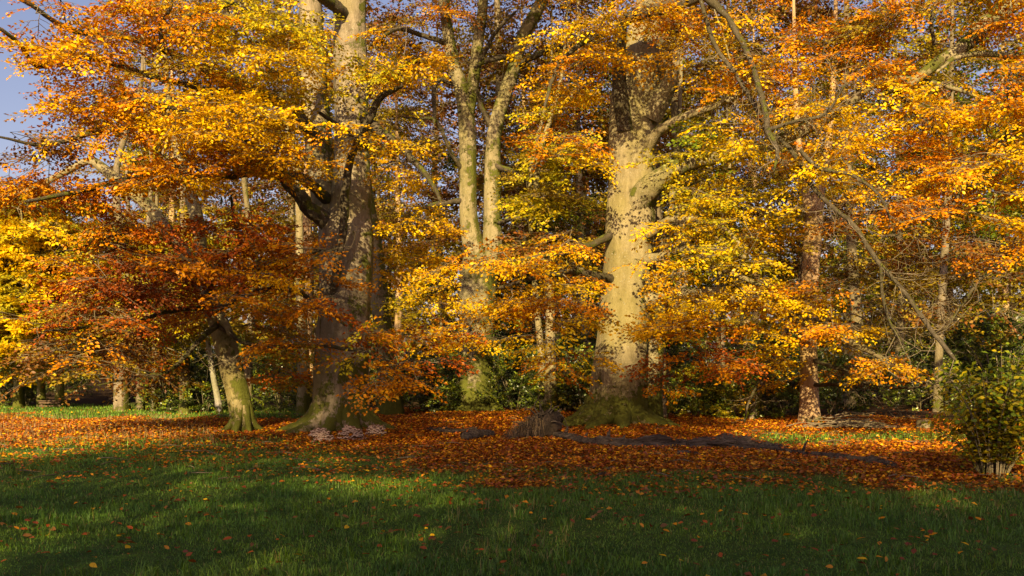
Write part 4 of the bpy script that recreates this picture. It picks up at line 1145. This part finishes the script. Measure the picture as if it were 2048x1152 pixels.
V = np.stack([B0 - wv, B0 + wv, B1 + wv, B1 - wv, B2], 1).reshape(-1, 3)
k5 = np.arange(nb)[:, None] * 5
F = np.concatenate([k5 + np.array([0, 1, 2]), k5 + np.array([0, 2, 3]), k5 + np.array([3, 2, 4])], 1).reshape(-1, 3)
straw = np.array((0.27, 0.185, 0.09)) * rng.uniform(0.15, 1.2, (nb, 1))
tag(obj('dry_grass', make_mesh('dry_grass', V, F, M_GRASS, np.repeat(straw, 5, 0)), root), kind='stuff')

# brush pile and small cut stump on the right
rb = gpt(1702, 862)
root = thing('brush_pile', 'low heap of bare grey brushwood right of the red-barked tree', 'brushwood', rb)
for k in range(70):
    x = random.gauss(0, 0.45); z = abs(random.gauss(0.08, 0.10)) * max(0.2, 1 - abs(x))
    a = random.gauss(0, 0.5); l = random.uniform(0.4, 1.1)
    m = np.array((x, random.gauss(0, 0.2), z + 0.02)); d = np.array((math.cos(a), math.sin(a) * 0.6, random.gauss(0, 0.12))) * l / 2
    A, B = m - d, m + d
    A[2] = max(A[2], 0.01); B[2] = max(B[2], 0.01)
    p, q = catmull([A, m + np.array((0, 0, random.uniform(0, 0.06))), B], [0.014, 0.011, 0.004], 0.15)
    g = Geo(); g.add(*tube(p, q, 5)); g.build('stick', M_TWIG, root)
rb = gpt(1848, 862)
root = thing('tree_stump', 'small sawn stump with a pale top at the dark wood edge, left of the shrub', 'stump', rb)
g = Geo(); zz = np.array([-0.05, 0.05, 0.12, 0.2, 0.22]); g.add(*tube(np.stack([0 * zz, 0 * zz, zz], -1), [0.2, 0.165, 0.15, 0.148, 0.142], 18, lambda t, pp: 1 + 0.07 * np.sin(5 * t) * np.ones((len(pp), 1)))); g.build('bole', M_WOODS, root)
g = Geo(); zz = np.array([0.205, 0.224, 0.226, 0.227]); g.add(*tube(np.stack([0 * zz, 0 * zz, zz], -1), [0.13, 0.132, 0.12, 0.002], 18)); g.build('sawn_top', M_PLANK, root)


# ------------------------------------------------------------------ bracket fungi round the left giant
def cap_mesh(seed):
    r = np.random.default_rng(seed)
    n = 13
    th = np.linspace(-1.45, 1.45, n)
    wav = 1 + 0.10 * np.sin(5 * th + r.uniform(0, 6)) + r.normal(0, 0.03, n)
    curl = 0.012 * np.sin(7 * th + r.uniform(0, 6))
    rows = []
    for rad_, z in ((0.12, 0.012), (0.6, 0.018), (0.93, 0.004), (1.0, -0.008), (0.93, -0.018), (0.5, -0.030), (0.1, -0.045)):
        rows.append(np.stack([rad_ * wav * np.sin(th) * 0.085, -rad_ * wav * np.cos(th) * 0.075, z + curl * rad_], -1))
    V = np.concatenate(rows)
    F, mi = [], []
    for i in range(6):
        for j in range(n - 1):
            F.append((i * n + j, (i + 1) * n + j, (i + 1) * n + j + 1, i * n + j + 1)); mi.append(1 if i in (2, 3) else 0)
    me = make_mesh('cap', V, np.array(F), M_FUNGUS, smooth=True)
    me.materials.append(M_FUNGUS_RIM)
    me.polygons.foreach_set('material_index', np.array(mi, np.int32))
    return me


caps = [cap_mesh(s) for s in range(6)]
random.seed(3)
for px, py, wpx, hpx, lab in [(641, 884, 46, 24, 'left clump of layered pinkish shelf fungi at the foot of the giant beech'), (705, 884, 52, 26, 'middle and largest clump of layered shelf fungi at the foot of the giant beech'), (752, 878, 32, 20, 'right, smaller clump of shelf fungi at the foot of the giant beech')]:
    Y = GY(py) + 0.08
    x = (px - CX) / F_PX * Y
    root = thing('bracket_fungus', lab, 'fungus', (x, Y, float(hgt(x, Y))), 'shelf fungi round the old beech')
    w, h = wpx / F_PX * Y, hpx / F_PX * Y
    for k in range(26):
        u = random.uniform(-1, 1); v = (k + 0.5) / 26
        if abs(u) > 1.05 - 0.6 * v: u *= 0.5
        o = obj('cap', random.choice(caps), root)
        s = random.uniform(0.75, 1.25)
        o.location = (u * w / 2, -0.10 + 0.16 * v + 0.06 * u * u, 0.02 + v * h)
        o.rotation_euler = (random.gauss(-0.12, 0.12), random.gauss(0, 0.12), u * 0.5 + random.gauss(0, 0.3))
        o.scale = (s * 1.15, s, s)
rb = P(1284, 845, 21.75)
root = thing('bracket_fungus', 'single pale bracket on the mossy root of the thickest beech', 'fungus', rb)
for k in range(3):
    o = obj('cap', caps[k], root); o.location = (0.02 * k, 0.02 * k, -0.07 * k); o.scale = (0.9, 0.9, 0.9)

# ------------------------------------------------------------------ wooden rail bench, far left
rb = gpt(101, 816)
root = thing('rail_bench', 'small wooden rail bench between two pale trunks at far left', 'bench', rb)


def box(name, x0, x1, y0, y1, z0, z1, mat, parent):
    V = np.array([(x, y, z) for x in (x0, x1) for y in (y0, y1) for z in (z0, z1)], float)
    F = np.array([(0, 1, 3, 2), (4, 6, 7, 5), (0, 4, 5, 1), (2, 3, 7, 6), (0, 2, 6, 4), (1, 5, 7, 3)])
    return obj(name, make_mesh(name, V, F, mat), parent)


for sx in (-0.30, 0.24):
    box('post', sx, sx + 0.06, -0.03, 0.03, -0.1, 0.20, M_PLANK, root)
box('rail', -0.34, 0.34, -0.062, -0.033, 0.13, 0.19, M_PLANK, root)
box('rail', -0.34, 0.34, -0.062, -0.033, 0.03, 0.08, M_PLANK, root)
box('seat_board', -0.36, 0.36, -0.10, 0.10, 0.203, 0.235, M_PLANK, root)

# ------------------------------------------------------------------ grass and fallen leaves
def in_view_x(Y, margin=1.6):
    return 0.535 * Y + margin


def scatter(n, y0, y1, power=1.0):
    y = y0 + (y1 - y0) * rng.random(n) ** power
    x = rng.uniform(-1, 1, n) * in_view_x(y)
    return x, y


def blades(x, y, hgt_m, wid, col, name, label, lean=0.5, seg=True):
    n = len(x)
    z = hgt(x, y) - 0.01
    a = rng.uniform(0, 6.28, n)
    ln = np.abs(rng.normal(lean, 0.3, n)) * hgt_m
    dx, dy = np.cos(a) * ln, np.sin(a) * ln
    wx, wy = -np.sin(a + rng.normal(0, 0.8, n)) * wid, np.cos(a) * wid
    B = np.stack([x, y, z], -1); W = np.stack([wx, wy, 0 * wx], -1)
    Mi = B + np.stack([dx * 0.3, dy * 0.3, hgt_m * 0.62], -1)
    T = B + np.stack([dx, dy, hgt_m * rng.uniform(0.65, 1.0, n)], -1)
    V = np.stack([B - W, B + W, Mi + W * 0.75, Mi - W * 0.75, T], 1).reshape(-1, 3)
    k = np.arange(n)[:, None] * 5
    F = np.concatenate([k + np.array([0, 1, 2]), k + np.array([0, 2, 3]), k + np.array([3, 2, 4])], 1).reshape(-1, 3)
    return tag(obj(name, make_mesh(name, V, F, M_GRASS, np.repeat(col, 5, 0))), label, 'grass', kind='stuff')


def grass_cols(x, y):
    n = len(x)
    a, b, c = np.array((0.075, 0.20, 0.016)), np.array((0.19, 0.31, 0.022)), np.array((0.30, 0.24, 0.06))
    t = np.clip(vnoise(x, y, 0.9, 21) * 0.8 + rng.random(n) * 0.4, 0, 1)[:, None]
    col = a * (1 - t) + b * t
    dry = (rng.random(n) < 0.05 + 0.14 * (vnoise(x, y, 1.7, 22) > 0.62))[:, None]
    return np.where(dry, c, col) * rng.uniform(0.7, 1.3, (n, 1))


x, y = scatter(200000, 6.3, 17.0, 1.25)
lm = litter_mask(x, y)
kp = rng.random(len(x)) < (1 - 0.93 * lm)
x, y = x[kp], y[kp]
hh = (0.018 + 0.07 * vnoise(x, y, 0.55, 23) ** 2 * rng.random(len(x)) + 0.05 * vnoise(x, y, 1.9, 24) ** 2) * rng.uniform(0.6, 1.35, len(x))
blades(x, y, hh, 0.0030, grass_cols(x, y), 'grass', 'short green lawn grass in the shaded foreground')
tx, ty = scatter(1500, 6.6, 16.0, 1.1)
kp = (litter_mask(tx, ty) < 0.3) & (vnoise(tx, ty, 1.4, 51) > 0.45)
tx, ty = np.repeat(tx[kp], 16), np.repeat(ty[kp], 16)
tx, ty = tx + rng.normal(0, 0.035, len(tx)), ty + rng.normal(0, 0.035, len(ty))
blades(tx, ty, rng.uniform(0.06, 0.17, len(tx)), 0.0034, grass_cols(tx, ty) * rng.uniform(0.6, 1.2, (len(tx), 1)), 'grass_tufts', 'taller ragged tufts standing out of the near lawn', lean=0.6)
x, y = scatter(70000, 17.0, 36.0, 0.9)
px, py = pix(x, y)
lm = litter_mask(x, y)
kp = (rng.random(len(x)) < (1 - 0.96 * lm)) & (y < np.interp(x, (-20, -8, -2, 2, 20), (34, 32, 27, 24, 23.4)))
x, y, px, py = x[kp], y[kp], px[kp], py[kp]
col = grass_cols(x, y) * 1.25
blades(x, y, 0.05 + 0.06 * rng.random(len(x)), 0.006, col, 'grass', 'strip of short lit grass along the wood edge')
# pale dry grass in the sunny patch on the left
n = 3200
y = rng.uniform(17.5, 27, n); x = (rng.uniform(-120, 430, n) - CX) / F_PX * y
px, py = pix(x, y)
kp = (py > 838) & (py < 892) & (vnoise(x, y, 0.9, 31) > 0.42)
x, y = x[kp], y[kp]
col = np.array((0.42, 0.29, 0.11)) * rng.uniform(0.6, 1.2, (len(x), 1))
blades(x, y, 0.10 + 0.16 * rng.random(len(x)), 0.004, col, 'dry_grass', 'wispy straw coloured grass in the sunny patch at left', lean=0.4)


def ground_leaves(x, y, keys, wts, lift=0.012, size=0.075):
    n = len(x)
    b = np.stack([x, y, hgt(x, y) + lift * rng.random(n) + 0.008], -1)
    a = rng.uniform(0, 6.28, n)
    ax = np.stack([np.cos(a), np.sin(a), rng.normal(0.12, 0.22, n)], -1)
    nn = np.stack([rng.normal(0, 0.42, n), rng.normal(-0.1, 0.42, n), np.ones(n)], -1)
    ln = size * rng.uniform(0.7, 1.3, n)
    kk = rng.choice(len(keys), n, p=np.array(wts) / sum(wts))
    col = np.zeros((n, 3))
    for i, k in enumerate(keys):
        s = kk == i
        col[s] = leaf_cols(s.sum(), k)
    return b, ax, nn, ln, col


x, y = scatter(310000, 11.5, 31.0, 0.95)
lm = litter_mask(x, y)
px, py = pix(x, y)
fall = np.clip(1 - (py - lower_edge(px)) / 120, 0, 1) ** 2 * 0.42 * np.clip(vnoise(x, y, 0.7, 41) * 1.6 - 0.35, 0.04, 1)
kp = rng.random(len(x)) < np.maximum(lm ** 1.3 * 0.95, np.where(py > lower_edge(px), fall, 0.02))
x, y = x[kp], y[kp]
b, ax, nn, ln, col = ground_leaves(x, y, ('O', 'R', 'RB', 'G', 'B'), (3.0, 3.4, 2.2, 0.4, 1.6), lift=0.05, size=0.06)
V, F = leaf_quads(b, ax, nn, ln, ln * rng.uniform(0.5, 0.75, len(ln)), fold=0.25)
tag(obj('leaf_litter', make_mesh('leaf_litter', V, F, M_LITTER, np.repeat(col * 0.95, 4, 0))), 'deep carpet of copper and orange fallen beech leaves under the grove', 'leaf litter', kind='stuff')

g = Geo()
x, y = scatter(260, 12.5, 26.0)
for xx, yy in zip(x, y):
    a = random.uniform(0, 6.28); l = random.uniform(0.15, 0.6); zz = float(hgt(xx, yy)) + 0.045
    g.add(*tube(np.array([(xx, yy, zz), (xx + math.cos(a) * l / 2, yy + math.sin(a) * l / 2, zz + random.uniform(0, 0.04)), (xx + math.cos(a + 0.3) * l, yy + math.sin(a + 0.3) * l, zz - 0.01)]), [0.008, 0.007, 0.003], 4))
tag(g.build('fallen_twigs', M_TWIG), 'small dead twigs strewn over the leaf carpet', 'twigs', kind='stuff')

# scattered leaves in the near grass: the nearest 300 one by one, the rest together
x, y = scatter(2600, 6.8, 16.5, 1.0)
px, py = pix(x, y)
kp = (py > lower_edge(px) - 8) & (rng.random(len(x)) < np.clip(1.9 * vnoise(x, y, 0.9, 43) - 0.35, 0.05, 1))
x, y = x[kp], y[kp]
b, ax, nn, ln, col = ground_leaves(x, y, ('O', 'R', 'RB', 'G', 'B'), (1.2, 2.2, 3.4, 0.5, 3.4), lift=0.05, size=0.066)
b[:, 2] += 0.012
px, py = pix(x, y)
vis = (px > 0) & (px < 2048) & (py < 1152)
order = np.argsort(np.where(vis, y, 99))
one = order[:300]
pk = ['O', 'R', 'RB', 'G', 'B']; pc = np.array([PAL[k] for k in pk])
for i in one:
    k = pk[int(np.argmin(((pc - col[i]) ** 2).sum(1)))]
    o = obj('fallen_leaf', leaf_part_mesh(k, M_LITTER))
    o.matrix_world = leaf_matrix(b[i], ax[i], nn[i], float(ln[i]))
    tag(o, 'single fallen beech leaf caught in the near grass', 'leaf', 'fallen leaves scattered over the near lawn')
rest = np.ones(len(x), bool); rest[one] = False
V, F = leaf_quads(b[rest], ax[rest], nn[rest], ln[rest], ln[rest] * 0.6, fold=0.25)
tag(obj('scattered_leaves', make_mesh('scattered_leaves', V, F, M_LITTER, np.repeat(col[rest], 4, 0))), 'thinly scattered brown and orange leaves between the lawn and the litter', 'leaf litter', kind='stuff')
